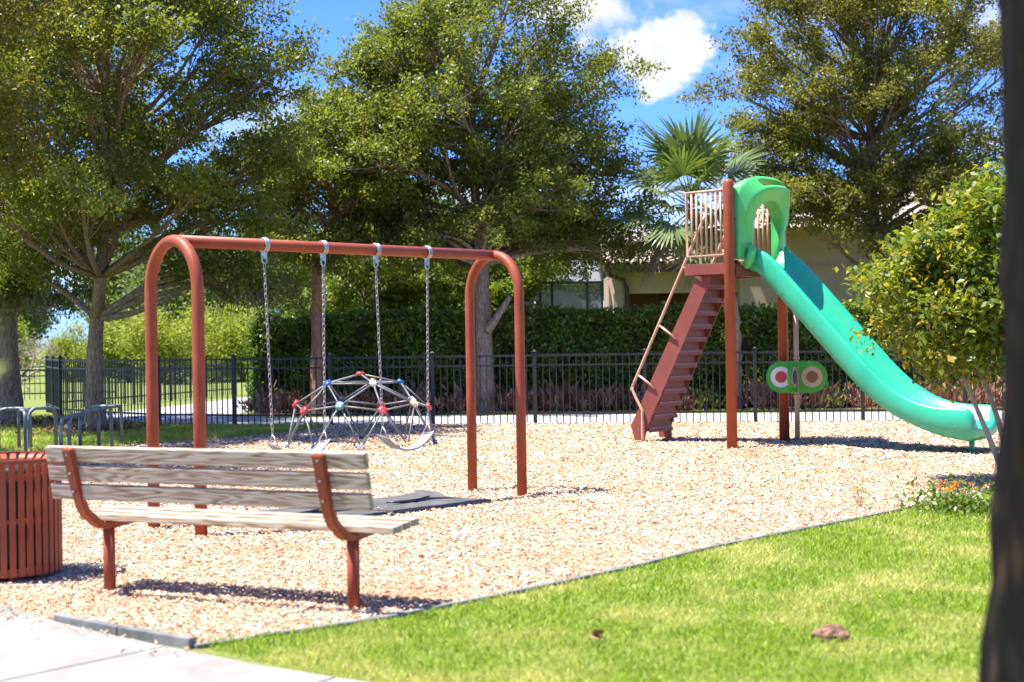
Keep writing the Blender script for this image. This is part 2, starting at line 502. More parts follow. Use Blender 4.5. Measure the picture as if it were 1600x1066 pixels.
M_green = plastic('green moulded plastic', (0.06, 0.44, 0.10), 0.38, 0.7)
M_teal = plastic('teal moulded plastic', (0.012, 0.345, 0.185), 0.34, 0.8)
M_panel = plastic('green panel plastic', (0.035, 0.36, 0.02), 0.35)
M_beige = plastic('beige disc plastic', (0.58, 0.40, 0.27), 0.5)
M_amber = plastic('amber disc plastic', (0.22, 0.09, 0.02), 0.4)
M_hub = {k: plastic(k + ' hub', c, 0.35) for k, c in {
    'red': (0.52, 0.03, 0.045), 'blue': (0.018, 0.11, 0.36), 'white': (0.70, 0.72, 0.75), 'teal': (0.09, 0.30, 0.33),
    'yellow': (0.70, 0.45, 0.10), 'orange': (0.55, 0.22, 0.03), 'cream': (0.62, 0.57, 0.38), 'steel': (0.30, 0.33, 0.36), 'navy': (0.02, 0.045, 0.16)}.items()}
M_wood = wood_mat('weathered pine', (0.20, 0.115, 0.06), (0.40, 0.295, 0.20), (0.55, 0.46, 0.36))


def ground_mat():
    m, nt, N, Lk, b = nodes('lawn ground')
    tc = N.new('ShaderNodeTexCoord')
    n1 = N.new('ShaderNodeTexNoise'); n1.inputs['Scale'].default_value = 1.1; n1.inputs['Detail'].default_value = 8
    n2 = N.new('ShaderNodeTexNoise'); n2.inputs['Scale'].default_value = 38; n2.inputs['Detail'].default_value = 6
    Lk.new(tc.outputs['Object'], n1.inputs['Vector']); Lk.new(tc.outputs['Object'], n2.inputs['Vector'])
    r1 = N.new('ShaderNodeValToRGB'); e = r1.color_ramp.elements
    e[0].position = 0.3; e[0].color = (0.075, 0.115, 0.012, 1); e[1].position = 0.75; e[1].color = (0.24, 0.28, 0.04, 1)
    Lk.new(n2.outputs['Fac'], r1.inputs['Fac'])
    mr = N.new('ShaderNodeMapRange'); mr.inputs['From Min'].default_value = 0.52; mr.inputs['From Max'].default_value = 0.72
    mr.inputs['To Max'].default_value = 0.6
    Lk.new(n1.outputs['Fac'], mr.inputs['Value'])
    mx = N.new('ShaderNodeMix'); mx.data_type = 'RGBA'
    Lk.new(mr.outputs[0], mx.inputs['Factor']); Lk.new(r1.outputs[0], mx.inputs['A']); mx.inputs['B'].default_value = (0.23, 0.19, 0.07, 1)
    Lk.new(mx.outputs['Result'], b.inputs['Base Color'])
    b.inputs['Roughness'].default_value = 0.95
    bp = N.new('ShaderNodeBump'); bp.inputs['Strength'].default_value = 0.8; bp.inputs['Distance'].default_value = 0.03
    Lk.new(n2.outputs['Fac'], bp.inputs['Height']); Lk.new(bp.outputs[0], b.inputs['Normal'])
    return m


def chipground_mat():
    m, nt, N, Lk, b = nodes('wood chip bed')
    tc = N.new('ShaderNodeTexCoord')
    mp = N.new('ShaderNodeMapping'); mp.inputs['Scale'].default_value = (1, 1.5, 1)
    Lk.new(tc.outputs['Object'], mp.inputs[0])
    vo = N.new('ShaderNodeTexVoronoi'); vo.inputs['Scale'].default_value = 38; vo.inputs['Randomness'].default_value = 1
    Lk.new(mp.outputs[0], vo.inputs['Vector'])
    sp = N.new('ShaderNodeSeparateColor'); Lk.new(vo.outputs['Color'], sp.inputs[0])
    rp = N.new('ShaderNodeValToRGB'); e = rp.color_ramp.elements
    e[0].position = 0; e[0].color = (0.12, 0.055, 0.025, 1); e[1].position = 1; e[1].color = (0.54, 0.44, 0.33, 1)
    k = e.new(0.3); k.color = (0.31, 0.18, 0.095, 1)
    k = e.new(0.65); k.color = (0.44, 0.31, 0.20, 1)
    Lk.new(sp.outputs[0], rp.inputs['Fac'])
    Lk.new(rp.outputs[0], b.inputs['Base Color'])
    b.inputs['Roughness'].default_value = 0.95
    bp = N.new('ShaderNodeBump'); bp.inputs['Strength'].default_value = 0.9; bp.inputs['Distance'].default_value = 0.02
    Lk.new(sp.outputs[1], bp.inputs['Height']); Lk.new(bp.outputs[0], b.inputs['Normal'])
    return m


def screen_mat():
    m, nt, N, Lk, b = nodes('insect screen')
    b.inputs['Base Color'].default_value = (0.20, 0.21, 0.22, 1)
    b.inputs['Roughness'].default_value = 0.7
    t = N.new('ShaderNodeBsdfTransparent')
    ms = N.new('ShaderNodeMixShader'); ms.inputs[0].default_value = 0.45
    Lk.new(b.outputs[0], ms.inputs[1]); Lk.new(t.outputs[0], ms.inputs[2])
    Lk.new(ms.outputs[0], N['Material Output'].inputs[0])
    return m


M_ground, M_chipbed, M_screen = ground_mat(), chipground_mat(), screen_mat()

# ------------------------------------------------------------------ the setting: ground, mulch, walks
gm = MB().add([(-2500, -600, 0), (2500, -600, 0), (2500, 3500, 0), (-2500, 3500, 0)], [(0, 1, 2, 3)])
tag(gm.build('ground', M_ground), kind='structure')

BORDER = [(-3.42, 8.78), (-2.56, 7.76), (-1.60, 7.04), (-0.717, 7.71), (0.17, 8.63), (0.82, 9.39), (1.62, 10.4), (2.52, 11.3),
          (3.68, 12.6), (5.1, 14.2), (7.0, 16.5), (9.0, 19.2), (11.0, 22.0)]
LEFTB = [(-3.45, 24.6), (-4.75, 22.5), (-5.6, 22.0), (-6.3, 19.5), (-7.2, 15.0), (-6.2, 11.2), (-4.4, 9.75), (-3.42, 8.78)]
MULCH = BORDER + [(12.0, 24.1), (6.1, 24.75), (-3.33, 25.95)] + LEFTB[:-1]


def flat(name, poly, z, mat, kind='structure'):
    bm = bmesh.new()
    f = bm.faces.new([bm.verts.new((p[0], p[1], z)) for p in poly])
    if f.normal.z < 0: f.normal_flip()
    bmesh.ops.triangulate(bm, faces=[f])
    me = bpy.data.meshes.new(name); bm.to_mesh(me); bm.free()
    bmx = bmesh.new(); bmx.from_mesh(me); bmesh.ops.recalc_face_normals(bmx, faces=bmx.faces)
    for q in bmx.faces:
        if q.normal.z < 0: q.normal_flip()
    bmx.to_mesh(me); bmx.free()
    me.materials.append(mat)
    return tag(link(name, me), kind=kind)


flat('mulch_ground', MULCH, 0.006, M_chipbed)

# path beyond the fence, bed beyond it
fence_main = [(13.0, 24.0), (6.1, 24.8), (4.27, 25.05), (2.35, 25.3), (0.40, 25.55), (-1.45, 25.78), (-3.33, 26.0), (-5.17, 26.4), (-6.76, 27.15),
              (-8.25, 28.55), (-9.6, 30.2), (-10.9, 33.3)]
PATH = [(40, 21.5), (13.0, 24.15), (6.1, 24.95), (0.40, 25.7), (-3.3, 26.15), (-5.1, 26.55), (-6.7, 27.3), (-8.1, 28.7), (-9.0, 30.0),
        (-9.2, 31.8), (-8.3, 36), (-7.5, 41), (-6.6, 60), (-3.6, 60), (-4.5, 41), (-6.0, 33.2), (-5.9, 30.6), (-5.0, 29.3), (-3.3, 28.8),
        (1.0, 28.5), (6.3, 27.8), (13, 27.0), (40, 24.5)]
flat('path', PATH, 0.012, M_path)
BED = [(40, 24.9), (13, 27.4), (6.3, 28.25), (1.0, 28.95), (-3.2, 29.2), (-4.8, 29.7), (-5.75, 30.8), (-5.8, 33.0), (13, 33), (40, 31)]
flat('planting_bed', BED, 0.008, M_soil)

# sidewalk slabs
inner = [(-7.2, 12.6), (-5.6, 10.9), (-4.45, 9.75), (-3.5, 8.85), (-2.62, 7.80), (-1.72, 6.98), (-0.80, 6.28), (0.2, 5.72), (1.35, 5.3), (2.6, 5.0)]
walk = empty('sidewalk', (0, 0, 0), kind='structure')
cur = catmull(inner, 4)
for i in range(len(inner) - 1):
    seg = [Vector((*p, 0)) for p in cur[i * 4:i * 4 + 5]]
    ins, outs = [], []
    for k, p in enumerate(seg):
        gi = i * 4 + k
        a = Vector((*cur[max(gi - 1, 0)], 0)); b2 = Vector((*cur[min(gi + 1, len(cur) - 1)], 0))
        t = (b2 - a).normalized()
        nrm = Vector((t.y, -t.x, 0))
        if nrm.x > 0 and nrm.y > 0: nrm = -nrm
        if nrm.dot(Vector((-1, -1, 0))) < 0: nrm = -nrm
        q = p.copy()
        if k == 0: q = p + t * 0.006
        if k == 4: q = p - t * 0.006
        ins.append(q); outs.append(q + nrm * 1.75)
    poly = [(p.x, p.y) for p in ins] + [(p.x, p.y) for p in reversed(outs)]
    MB().prism(poly, -0.08, 0.03).build('slab', M_concrete, walk, bevel=0.008, seg=2)

# pad under bike racks
flat('rack_pad', [(-9.6, 19.9), (-5.9, 19.7), (-5.75, 20.9), (-9.6, 21.4)], 0.010, M_concrete)

# edging
edg = empty('lawn_edging', (0, 0, 0), 'grey recycled plastic edging bordering the wood chip playground', 'edging')
for chain_pts, cut in (([(-2.50, 7.74), (-2.05, 7.37), (-1.60, 7.04)], 0.55), (BORDER[2:], 1.0), (LEFTB[:5], 1.0)):
    pts = [Vector((*p, 0)) for p in catmull(chain_pts, 8)]
    # walk along and cut boards of about 1.2 m
    acc, start = 0.0, pts[0]
    run = [pts[0]]
    for p, q in zip(pts[:-1], pts[1:]):
        acc += (q - p).length
        run.append(q)
        if acc > cut:
            a, b2 = run[0], run[-1]
            d = (b2 - a).normalized()
            hgt = 0.055 if b2.x < -1.5 and b2.y < 8 else 0.022
            MB().bar(a + d * 0.004 + Vector((0, 0, hgt / 2 - 0.02)), b2 - d * 0.004 + Vector((0, 0, hgt / 2 - 0.02)), 0.05, hgt + 0.04).build('edging_board', M_edge, edg, bevel=0.006)
            acc, run = 0.0, [q]
    if acc > 0.2:
        a, b2 = run[0], run[-1]
        MB().bar(a + Vector((0, 0, -0.009)), b2 + Vector((0, 0, -0.009)), 0.05, 0.062).build('edging_board', M_edge, edg, bevel=0.006)

# ------------------------------------------------------------------ wood chips, lawn blades
rng = np.random.default_rng(7)


def scatter(poly, bands, rng):
    """bands: (ymin, ymax, density, scale)"""
    xs = [p[0] for p in poly]
    out = []
    for y0, y1, den, sc in bands:
        x0, x1 = min(xs), max(xs)
        n = int((x1 - x0) * (y1 - y0) * den)
        x = rng.uniform(x0, x1, n); y = rng.uniform(y0, y1, n)
        k = in_poly(x, y, poly) & (np.abs(x) < 0.40 * y + 1.2)
        out.append(np.stack([x[k], y[k], np.full(k.sum(), sc)], 1))
    return np.concatenate(out)


def chips_mesh(P, mat, z0=0.006):
    n = len(P)
    L = P[:, 2] * rng.uniform(0.5, 1.25, n) * 0.5
    W = P[:, 2] * rng.uniform(0.12, 0.36, n) * 0.5
    H = P[:, 2] * rng.uniform(0.06, 0.24, n)
    a = rng.uniform(0, 2 * np.pi, n)
    d = np.stack([np.cos(a), np.sin(a), rng.uniform(-0.45, 0.45, n)], 1)
    s = np.stack([-np.sin(a), np.cos(a), rng.uniform(-0.5, 0.5, n)], 1)
    up = np.array([0, 0, 1.0])
    c = np.stack([P[:, 0], P[:, 1], z0 + rng.uniform(0.0, 0.016, n)], 1)
    k1 = rng.uniform(0.6, 1.0, n)[:, None]
    V = np.stack([c - d * L[:, None] - s * W[:, None], c - d * L[:, None] + s * W[:, None] * k1, c - d * L[:, None] * k1 + up * H[:, None],
                  c + d * L[:, None] - s * W[:, None] * k1, c + d * L[:, None] + s * W[:, None], c + d * L[:, None] * k1 + up * H[:, None]], 1).reshape(-1, 3)
    base = np.arange(n)[:, None] * 6
    T = np.array([[0, 3, 5], [0, 5, 2], [1, 2, 5], [1, 5, 4]])
    F = (base[:, :, None] + T[None]).reshape(-1, 3)
    return np_mesh('wood_chips', V, F, mat)


P = scatter(MULCH, [(7, 9.5, 3000, 0.030), (9.5, 12.5, 1900, 0.034), (12.5, 17, 950, 0.041), (17, 26, 480, 0.052)], rng)
tag(link('wood_chips', chips_mesh(P, M_chip)), 'pale tan wood chips covering the playground', 'wood chips', kind='stuff')

sp_n = 420
k_ = rng.integers(8, len(cur) - 6, sp_n); o_ = np.abs(rng.normal(size=sp_n)) * 0.13
cu_ = np.array(cur); tg_ = cu_[k_ + 1] - cu_[k_]; f_ = rng.random((sp_n, 1))
tn_ = tg_ / np.linalg.norm(tg_, axis=1)[:, None]; nm_ = np.stack([tn_[:, 1], -tn_[:, 0]], 1); nm_[nm_.sum(1) > 0] *= -1
xy_ = cu_[k_] + tg_ * f_ + nm_ * (o_[:, None] + 0.01)
xy_ = xy_[xy_[:, 0] < -1.5]
tag(link('spilled_chips', chips_mesh(np.concatenate([xy_, np.full((len(xy_), 1), 0.03)], 1), M_chip, 0.031)), 'stray wood chips spilled on the edge of the concrete walk', 'wood chips', kind='stuff')


def blades_mesh(P, mat, hgt, wid, rng, name='grass', lean=0.55):
    n = len(P)
    a = rng.uniform(0, 2 * np.pi, n)
    h = hgt * rng.uniform(0.45, 1.2, n) * P[:, 2]
    w = wid * rng.uniform(0.7, 1.3, n) * P[:, 2]
    s = np.stack([-np.sin(a), np.cos(a), np.zeros(n)], 1)
    b = rng.uniform(0, 2 * np.pi, n); l = rng.uniform(0.1, 1, n) * lean
    d = np.stack([np.cos(b) * l, np.sin(b) * l, np.ones(n)], 1)
    d /= np.linalg.norm(d, axis=1)[:, None]
    d2 = np.stack([np.cos(b) * l * 2.2, np.sin(b) * l * 2.2, np.ones(n) * 0.7], 1)
    d2 /= np.linalg.norm(d2, axis=1)[:, None]
    c = np.stack([P[:, 0], P[:, 1], np.zeros(n)], 1)
    m = c + d * (h * 0.55)[:, None]
    t = m + d2 * (h * 0.5)[:, None]
    V = np.stack([c, m - s * (w / 2)[:, None], t, m + s * (w / 2)[:, None]], 1).reshape(-1, 3)
    F = np.arange(n * 4).reshape(-1, 4)
    return np_mesh(name, V, F, mat)


LAWN = [(-1.60, 7.08), (-0.72, 7.62), (0.19, 8.56), (0.86, 9.33), (1.66, 10.33), (2.56, 11.22), (3.73, 12.5), (5.15, 14.1), (7.05, 16.4), (7.5, 13), (7.5, 5.0),
        (1.4, 5.32), (0.2, 5.76), (-0.78, 6.32)]
Pg = scatter(LAWN, [(5.2, 8, 5200, 1.0), (8, 11, 3400, 1.15), (11, 16.5, 1700, 1.4)], rng)
LAWN2 = [(-3.5, 24.7), (-4.8, 22.6), (-5.65, 22.1), (-6.35, 19.5), (-7.25, 15), (-12, 14), (-14, 34), (-10.0, 31), (-8.3, 28.5), (-6.8, 27.1), (-5.2, 26.3), (-3.4, 25.9)]
Pl = scatter(LAWN2, [(14, 34, 620, 1.9)], rng)
Ps = scatter([(-5.0, 29.0), (-3.2, 28.83), (1.0, 28.53), (6.3, 27.83), (12, 27.1), (12, 27.55), (6.3, 28.25), (1, 28.95), (-3.2, 29.25), (-4.9, 29.7)], [(26, 30, 500, 2.0)], rng)
# tufts hanging over the edging and the walk
g = blades_mesh(np.concatenate([Pg, Pl, Ps]), M_grass, 0.048, 0.0062, rng, lean=0.9)
tag(link('grass', g), 'short sunlit lawn grass in front of and left of the playground', 'grass', kind='stuff')

# ------------------------------------------------------------------ trees


def leaf_cloud(pos, size, rng, up=0.5, aspect=0.46, fold=0.10):
    n = len(pos)
    a = rng.normal(size=(n, 3)); a[:, 2] -= 0.25
    a /= np.linalg.norm(a, axis=1)[:, None]
    nn = rng.normal(size=(n, 3)); nn[:, 2] = np.abs(nn[:, 2]) + up
    b = np.cross(nn, a); b /= np.linalg.norm(b, axis=1)[:, None] + 1e-9
    nn = np.cross(a, b)
    L = (size * rng.uniform(0.65, 1.3, n))[:, None]
    W = L * aspect * rng.uniform(0.8, 1.2, n)[:, None]
    V = np.stack([pos, pos + a * L * 0.5 + b * W * 0.5 + nn * L * fold, pos + a * L, pos + a * L * 0.5 - b * W * 0.5 + nn * L * fold], 1).reshape(-1, 3)
    return V


def quads(n):
    return np.arange(n * 4, dtype=np.int32).reshape(-1, 4)


def trunk_mesh(path, rads, rng, n=14, flare=0.0):
    """tapered, slightly irregular trunk"""
    V, F = [], []
    m = len(path)
    ph = rng.uniform(0, 6.28, 4)
    for i, (p, r) in enumerate(zip(path, rads)):
        for k in range(n):
            a = 2 * math.pi * k / n
            f = 1 + 0.06 * math.sin(3 * a + ph[0] + i * 0.25) + 0.05 * math.sin(5 * a + ph[1] - i * 0.4) + 0.03 * rng.normal()
            if flare and i < 4:
                f += flare * (1 - i / 4) ** 2 * (1 + 0.35 * math.sin(4 * a + ph[2]))
            V.append((p[0] + math.cos(a) * r * f, p[1] + math.sin(a) * r * f, p[2]))
    for i in range(m - 1):
        for k in range(n):
            F.append((i * n + k, i * n + (k + 1) % n, (i + 1) * n + (k + 1) % n, (i + 1) * n + k))
    return V, F


def bez(a, b, c, n):
    return [a * (1 - t) ** 2 + b * 2 * t * (1 - t) + c * t * t for t in np.linspace(0, 1, n)]


def tree(name, base, crown, radii, fork, tr, label, group=None, n_bough=20, n_clu=13, n_leaf=300, lsize=0.10, seed=1, mat=None, bark=None,
         clu_r=0.34, droop=0.0, moss=0, bough_r=0.25, lean=0.35, skirt=8, extra=(), flare=0.5, loc_mesh=None, limb_scale=1.0):
    rg = np.random.default_rng(seed)
    mat = mat or M_leaf; bark = bark or M_bark
    root = empty(name, (base[0], base[1], 0), label, 'tree', group)
    C = np.array(crown) - np.array([base[0], base[1], 0]); Rr = np.array(radii)
    # trunk
    top = np.array([C[0] * lean, C[1] * lean, fork])
    mid = np.array([C[0] * 0.05 + rg.normal() * 0.05, C[1] * 0.05, fork * 0.55])
    path = bez(np.array([0, 0, -0.1]), mid, top, 14)
    rads = [tr * (1.0 - 0.28 * i / 13) for i in range(14)]
    V, F = trunk_mesh(path, rads, rg, flare=flare)
    t = MB().add(V, F, True).build('trunk', bark, root)
    # boughs: lumps of crown
    dirs = rg.normal(size=(n_bough * 6, 3)); dirs /= np.linalg.norm(dirs, axis=1)[:, None]
    dirs = dirs[dirs[:, 2] > -0.8]
    keep = [dirs[0]]
    for d in range(1, len(dirs)):
        if len(keep) >= n_bough: break
        if min(np.linalg.norm(dirs[d] - k) for k in keep) > 1.9 / n_bough ** 0.5: keep.append(dirs[d])
    boughs = [C + k * Rr * rg.uniform(0.50, 0.92) for k in keep]
    br = [Rr.mean() * bough_r * rg.uniform(0.7, 1.3) for _ in boughs]
    for e in extra:
        boughs.append(np.array(e[:3]) - np.array([base[0], base[1], 0])); br.append(e[3])
    for k in range(skirt):
        a = 6.283 * k / skirt + rg.uniform(-0.2, 0.2); f = (0.42, 0.80)[k % 2] * rg.uniform(0.85, 1.1)
        boughs.append(C + np.array([math.cos(a) * Rr[0] * f, math.sin(a) * Rr[1] * f, -Rr[2] * rg.uniform(0.55, 0.82)])); br.append(Rr.mean() * bough_r * rg.uniform(0.8, 1.1))
    for k in range(skirt // 4):
        d = rg.normal(size=3); d /= np.linalg.norm(d)
        boughs.append(C + d * Rr * rg.uniform(0.1, 0.5)); br.append(Rr.mean() * bough_r)
    mb = MB()
    pos, axs = [], []
    lead = np.array([C[0], C[1], C[2] + Rr[2] * 0.5])
    spine = bez(top, (top + lead) / 2 + rg.normal(size=3) * 0.25, lead, 9)
    mb.tube(spine, [tr * 0.62 * limb_scale * (1 - i / 9.5) + 0.015 for i in range(9)], 8)
    for bc, r in zip(boughs, br):
        h = min(max((bc[2] - fork) / max(lead[2] - fork, 0.1) * 0.75, 0), 0.85)
        s0 = spine[int(h * 8)]
        dist = np.linalg.norm(bc - s0)
        lift = 0.22 if bc[2] < s0[2] + 0.9 else -0.10
        ctrl = (s0 + bc) / 2 + np.array([0, 0, lift * dist]) + rg.normal(size=3) * 0.15
        lp = bez(s0, ctrl, bc, 8)
        r0 = tr * limb_scale * rg.uniform(0.24, 0.36) * (1 - 0.5 * h)
        mb.tube(lp, [r0 * (1 - i / 8) + 0.012 for i in range(8)], 6)
        nc = int(n_clu * (r / (Rr.mean() * bough_r)) ** 1.6) + 2
        outd = bc - (C - np.array([0, 0, 1.0])); outd /= np.linalg.norm(outd) + 1e-6
        for _ in range(nc):
            d = rg.normal(size=3); d /= np.linalg.norm(d)
            if d[2] < -0.35: d[2] = -d[2] * 0.6
            q = bc + d * r * rg.random() ** 0.4 * np.array([1.15, 1.15, 0.8])
            pos.append(q)
            a = outd * 0.8 + d * 0.7 + rg.normal(size=3) * 0.35; a /= np.linalg.norm(a)
            axs.append(a)
            st = lp[rg.integers(4, 8)]
            mb.tube(bez(st, (st + q) / 2 + rg.normal(size=3) * 0.08, q, 4), [0.014, 0.011, 0.008, 0.004], 4, cap=False)
    mb.build('branches', bark, root)
    pos = np.array(pos); axs = np.array(axs)
    # leaves in sprays that point outwards from each twig
    reps = (n_leaf * rg.uniform(0.5, 1.5, len(pos))).astype(int)
    cc = np.repeat(pos, reps, 0); axr = np.repeat(axs, reps, 0)
    tt = rg.uniform(-0.6, 1.0, (len(cc), 1))
    off = axr * tt * clu_r * 1.25 + rg.normal(size=cc.shape) * clu_r * np.array([0.42, 0.42, 0.30]) * (1.0 - 0.45 * np.clip(tt, 0, 1))
    if droop: off[:, 2] -= np.abs(rg.normal(size=len(cc))) * droop
    lp = cc + off
    V = leaf_cloud(lp, lsize, rg, up=0.25, aspect=0.5)
    link('crown', np_mesh('crown', V, quads(len(lp)), mat), root)
    if moss:
        mv = []
        low = pos[np.argsort(pos[:, 2])[:max(moss * 2, 2)]]
        low = low[rg.permutation(len(low))[:moss]]
        for q in low:
            k = 46
            x = q + rg.normal(size=(k, 3)) * np.array([0.16, 0.16, 0.08])
            ln = rg.uniform(0.12, 0.5, k)
            a = rg.uniform(0, 6.28, k)
            s = np.stack([np.cos(a), np.sin(a), np.zeros(k)], 1) * 0.009
            dn = np.stack([rg.normal(size=k) * 0.08, rg.normal(size=k) * 0.08, -ln], 1)
            mv.append(np.stack([x - s, x + s, x + dn + s * 0.4, x + dn - s * 0.4], 1).reshape(-1, 3))
        mv = np.concatenate(mv)
        tag(link('hanging_moss', np_mesh('hanging_moss', mv, quads(len(mv) // 4), M_moss), root), kind='stuff')
    return root


GT = 'oaks around the playground'
tree('oak_tree', (-8.9, 17.4), (-8.5, 17.9, 6.1), (2.9, 3.0, 2.8), 2.6, 0.19, 'shadowy oak crown reaching into the upper left corner, its trunk outside the photo', GT,
     n_bough=36, n_clu=9, n_leaf=140, lsize=0.085, seed=11, mat=M_leafw, skirt=8)
tree('oak_tree', (-7.40, 25.2), (-6.75, 23.7, 6.4), (3.0, 3.1, 3.4), 2.0, 0.17, 'oak with forked grey trunk standing beside the bike rack, left of the swings', GT,
     n_bough=46, n_clu=10, n_leaf=140, lsize=0.085, seed=4, moss=5, lean=0.2, skirt=14, extra=((-4.7, 24.2, 3.7, 0.75), (-4.2, 24.3, 4.4, 0.7), (-5.5, 24.4, 3.8, 0.7), (-6.5, 24.2, 3.9, 0.6), (-8.2, 24.4, 3.4, 0.6), (-4.9, 24.3, 3.0, 0.55), (-4.4, 24.2, 2.7, 0.4), (-5.7, 24.0, 3.1, 0.5), (-4.1, 24.0, 3.5, 0.6), (-7.6, 24.0, 3.4, 0.6), (-4.5, 24.3, 2.45, 0.6), (-5.1, 24.2, 2.65, 0.55), (-4.0, 24.3, 2.5, 0.45), (-5.9, 24.6, 2.9, 0.5), (-8.5, 24.6, 2.9, 0.6), (-3.9, 24.0, 4.9, 0.7), (-3.7, 24.2, 6.3, 0.6)))
tree('oak_tree', (-9.80, 27.8), (-9.9, 27.6, 6.3), (2.9, 2.8, 3.6), 2.2, 0.24, 'dark mossy oak trunk at the left edge of the photo', GT,
     n_bough=36, n_clu=9, n_leaf=145, lsize=0.09, seed=9, moss=6, skirt=14, extra=((-9.2, 27.2, 3.3, 0.7), (-10.6, 27.4, 3.2, 0.7), (-8.6, 27.2, 3.7, 0.7), (-9.5, 27.0, 2.7, 0.55), (-8.5, 27.4, 3.0, 0.6), (-9.1, 27.0, 2.45, 0.55), (-10.3, 27.2, 2.6, 0.6), (-8.3, 27.2, 2.5, 0.5), (-9.7, 26.8, 3.4, 0.8)))
tree('oak_tree', (-4.08, 29.5), (-3.6, 30.3, 5.0), (2.3, 2.0, 2.2), 3.2, 0.135, 'slim oak with straight reddish brown trunk behind the climbing dome', GT,
     n_bough=32, n_clu=9, n_leaf=140, lsize=0.085, skirt=10, seed=21, bark=M_barkred, flare=0.1, lean=0.06, extra=((-5.2, 30.0, 4.4, 0.7), (-4.8, 30.0, 3.5, 0.6), (-2.9, 30.2, 7.2, 0.6), (-3.3, 29.9, 3.7, 0.6)))
tree('oak_tree', (-0.55, 29.55), (-0.75, 30.6, 6.2), (3.5, 2.6, 3.5), 3.1, 0.20, 'broad oak with thick grey trunk in front of the hedge, centre', GT,
     n_bough=64, n_clu=10, n_leaf=140, lsize=0.085, skirt=20, seed=5, extra=((2.2, 30.4, 4.2, 0.8), (-2.8, 30.4, 4.0, 0.8), (1.0, 30.2, 3.5, 0.6), (2.6, 30.8, 5.0, 0.8), (-1.6, 30.2, 3.6, 0.7),
     (2.6, 31.2, 4.0, 0.7), (1.7, 30.6, 3.6, 0.7), (0.1, 30.3, 3.7, 0.6), (-3.0, 30.6, 7.2, 0.7), (-0.8, 30.0, 4.0, 0.7), (0.6, 30.0, 4.3, 0.8), (-2.3, 30.2, 3.4, 0.65), (2.9, 31.0, 3.4, 0.6), (0.9, 31.0, 3.3, 0.6), (-1.2, 31.2, 3.3, 0.6), (2.2, 31.3, 3.2, 0.5), (-3.2, 30.8, 5.2, 0.8)))
tree('oak_tree', (8.6, 33.2), (8.6, 33.4, 7.3), (3.7, 2.8, 3.7), 3.0, 0.24, 'large oak crown behind the slide in front of the stucco house', GT,
     n_bough=60, n_clu=10, n_leaf=140, lsize=0.09, skirt=14, seed=8, mat=M_leafw, extra=((6.6, 32.6, 4.8, 0.8), (9.4, 32.4, 3.9, 0.8), (5.9, 32.6, 5.3, 0.9), (5.4, 32.8, 6.2, 0.8), (5.3, 33, 7.2, 0.8), (8.8, 32.2, 4.6, 0.9),
     (7.7, 32.3, 4.3, 0.8), (8.3, 32.2, 3.6, 0.5), (10.6, 32.5, 4.2, 0.8), (6.4, 32.6, 4.1, 0.6), (7.2, 32.4, 4.0, 0.6), (5.6, 32.9, 4.6, 0.65), (9.0, 32.3, 3.5, 0.5), (9.9, 32.6, 5.4, 0.9), (11.2, 33, 5.4, 0.9)))
# sunlit young trees behind the hedge
tree('young_tree', (-3.9, 37.0), (-3.7, 37.0, 2.9), (2.1, 1.6, 1.7), 1.4, 0.07, 'bright green sunlit tree rising behind the hedge between the two left swing chains', n_bough=14, n_clu=10,
     n_leaf=120, lsize=0.12, bough_r=0.3, seed=31, mat=M_leafb, moss=4)
tree('young_tree', (-0.9, 38.5), (-0.8, 38.5, 3.2), (2.1, 1.6, 1.9), 1.4, 0.08, 'bright green sunlit tree rising behind the hedge left of the thick grey trunk', n_bough=14, n_clu=10,
     n_leaf=130, lsize=0.12, bough_r=0.3, seed=33, mat=M_leafb)

stub_tree = [o for o in bpy.data.objects if o.get('label', '').startswith('broad oak')][0]
MB().tube(bez(np.array([0.05, -0.05, 1.72]), np.array([0.22, -0.1, 1.95]), np.array([0.52, -0.15, 2.42]), 6), [0.10, 0.09, 0.08, 0.072, 0.066, 0.06], 9).build('cut_limb', M_bark, stub_tree)

# trunk close to the lens, its unseen crown spread left overhead to shade it
rg = np.random.default_rng(3)
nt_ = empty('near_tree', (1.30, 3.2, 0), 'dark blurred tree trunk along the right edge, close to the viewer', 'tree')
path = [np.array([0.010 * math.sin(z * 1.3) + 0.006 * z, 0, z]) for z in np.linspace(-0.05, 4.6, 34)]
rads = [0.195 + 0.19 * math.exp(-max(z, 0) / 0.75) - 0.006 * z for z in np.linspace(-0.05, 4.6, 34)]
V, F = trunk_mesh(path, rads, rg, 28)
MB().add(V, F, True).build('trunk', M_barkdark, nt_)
mb = MB(); pos = []
for k in range(26):
    a = rg.uniform(0, 6.28); e = np.array([-0.75 + math.cos(a) * rg.uniform(0.2, 1.4), math.sin(a) * rg.uniform(0.2, 1.0), rg.uniform(3.9, 6.0)])
    s = np.array([0.05, 0, rg.uniform(3.8, 4.5)])
    mb.tube(bez(s, (s + e) / 2 + np.array([0, 0, 0.2]), e, 7), [0.08 * (1 - i / 7.5) for i in range(7)], 7)
    for _ in range(5): pos.append(e + rg.normal(size=3) * 0.35)
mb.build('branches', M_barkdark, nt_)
pos = np.repeat(np.array(pos), 140, 0); pos = pos + rg.normal(size=pos.shape) * 0.22
pos = pos[pos[:, 2] > 3.6]
link('crown', np_mesh('crown', leaf_cloud(pos, 0.10, rg), quads(len(pos)), M_leafw), nt_)  # unseen crown, extended left to shade the trunk

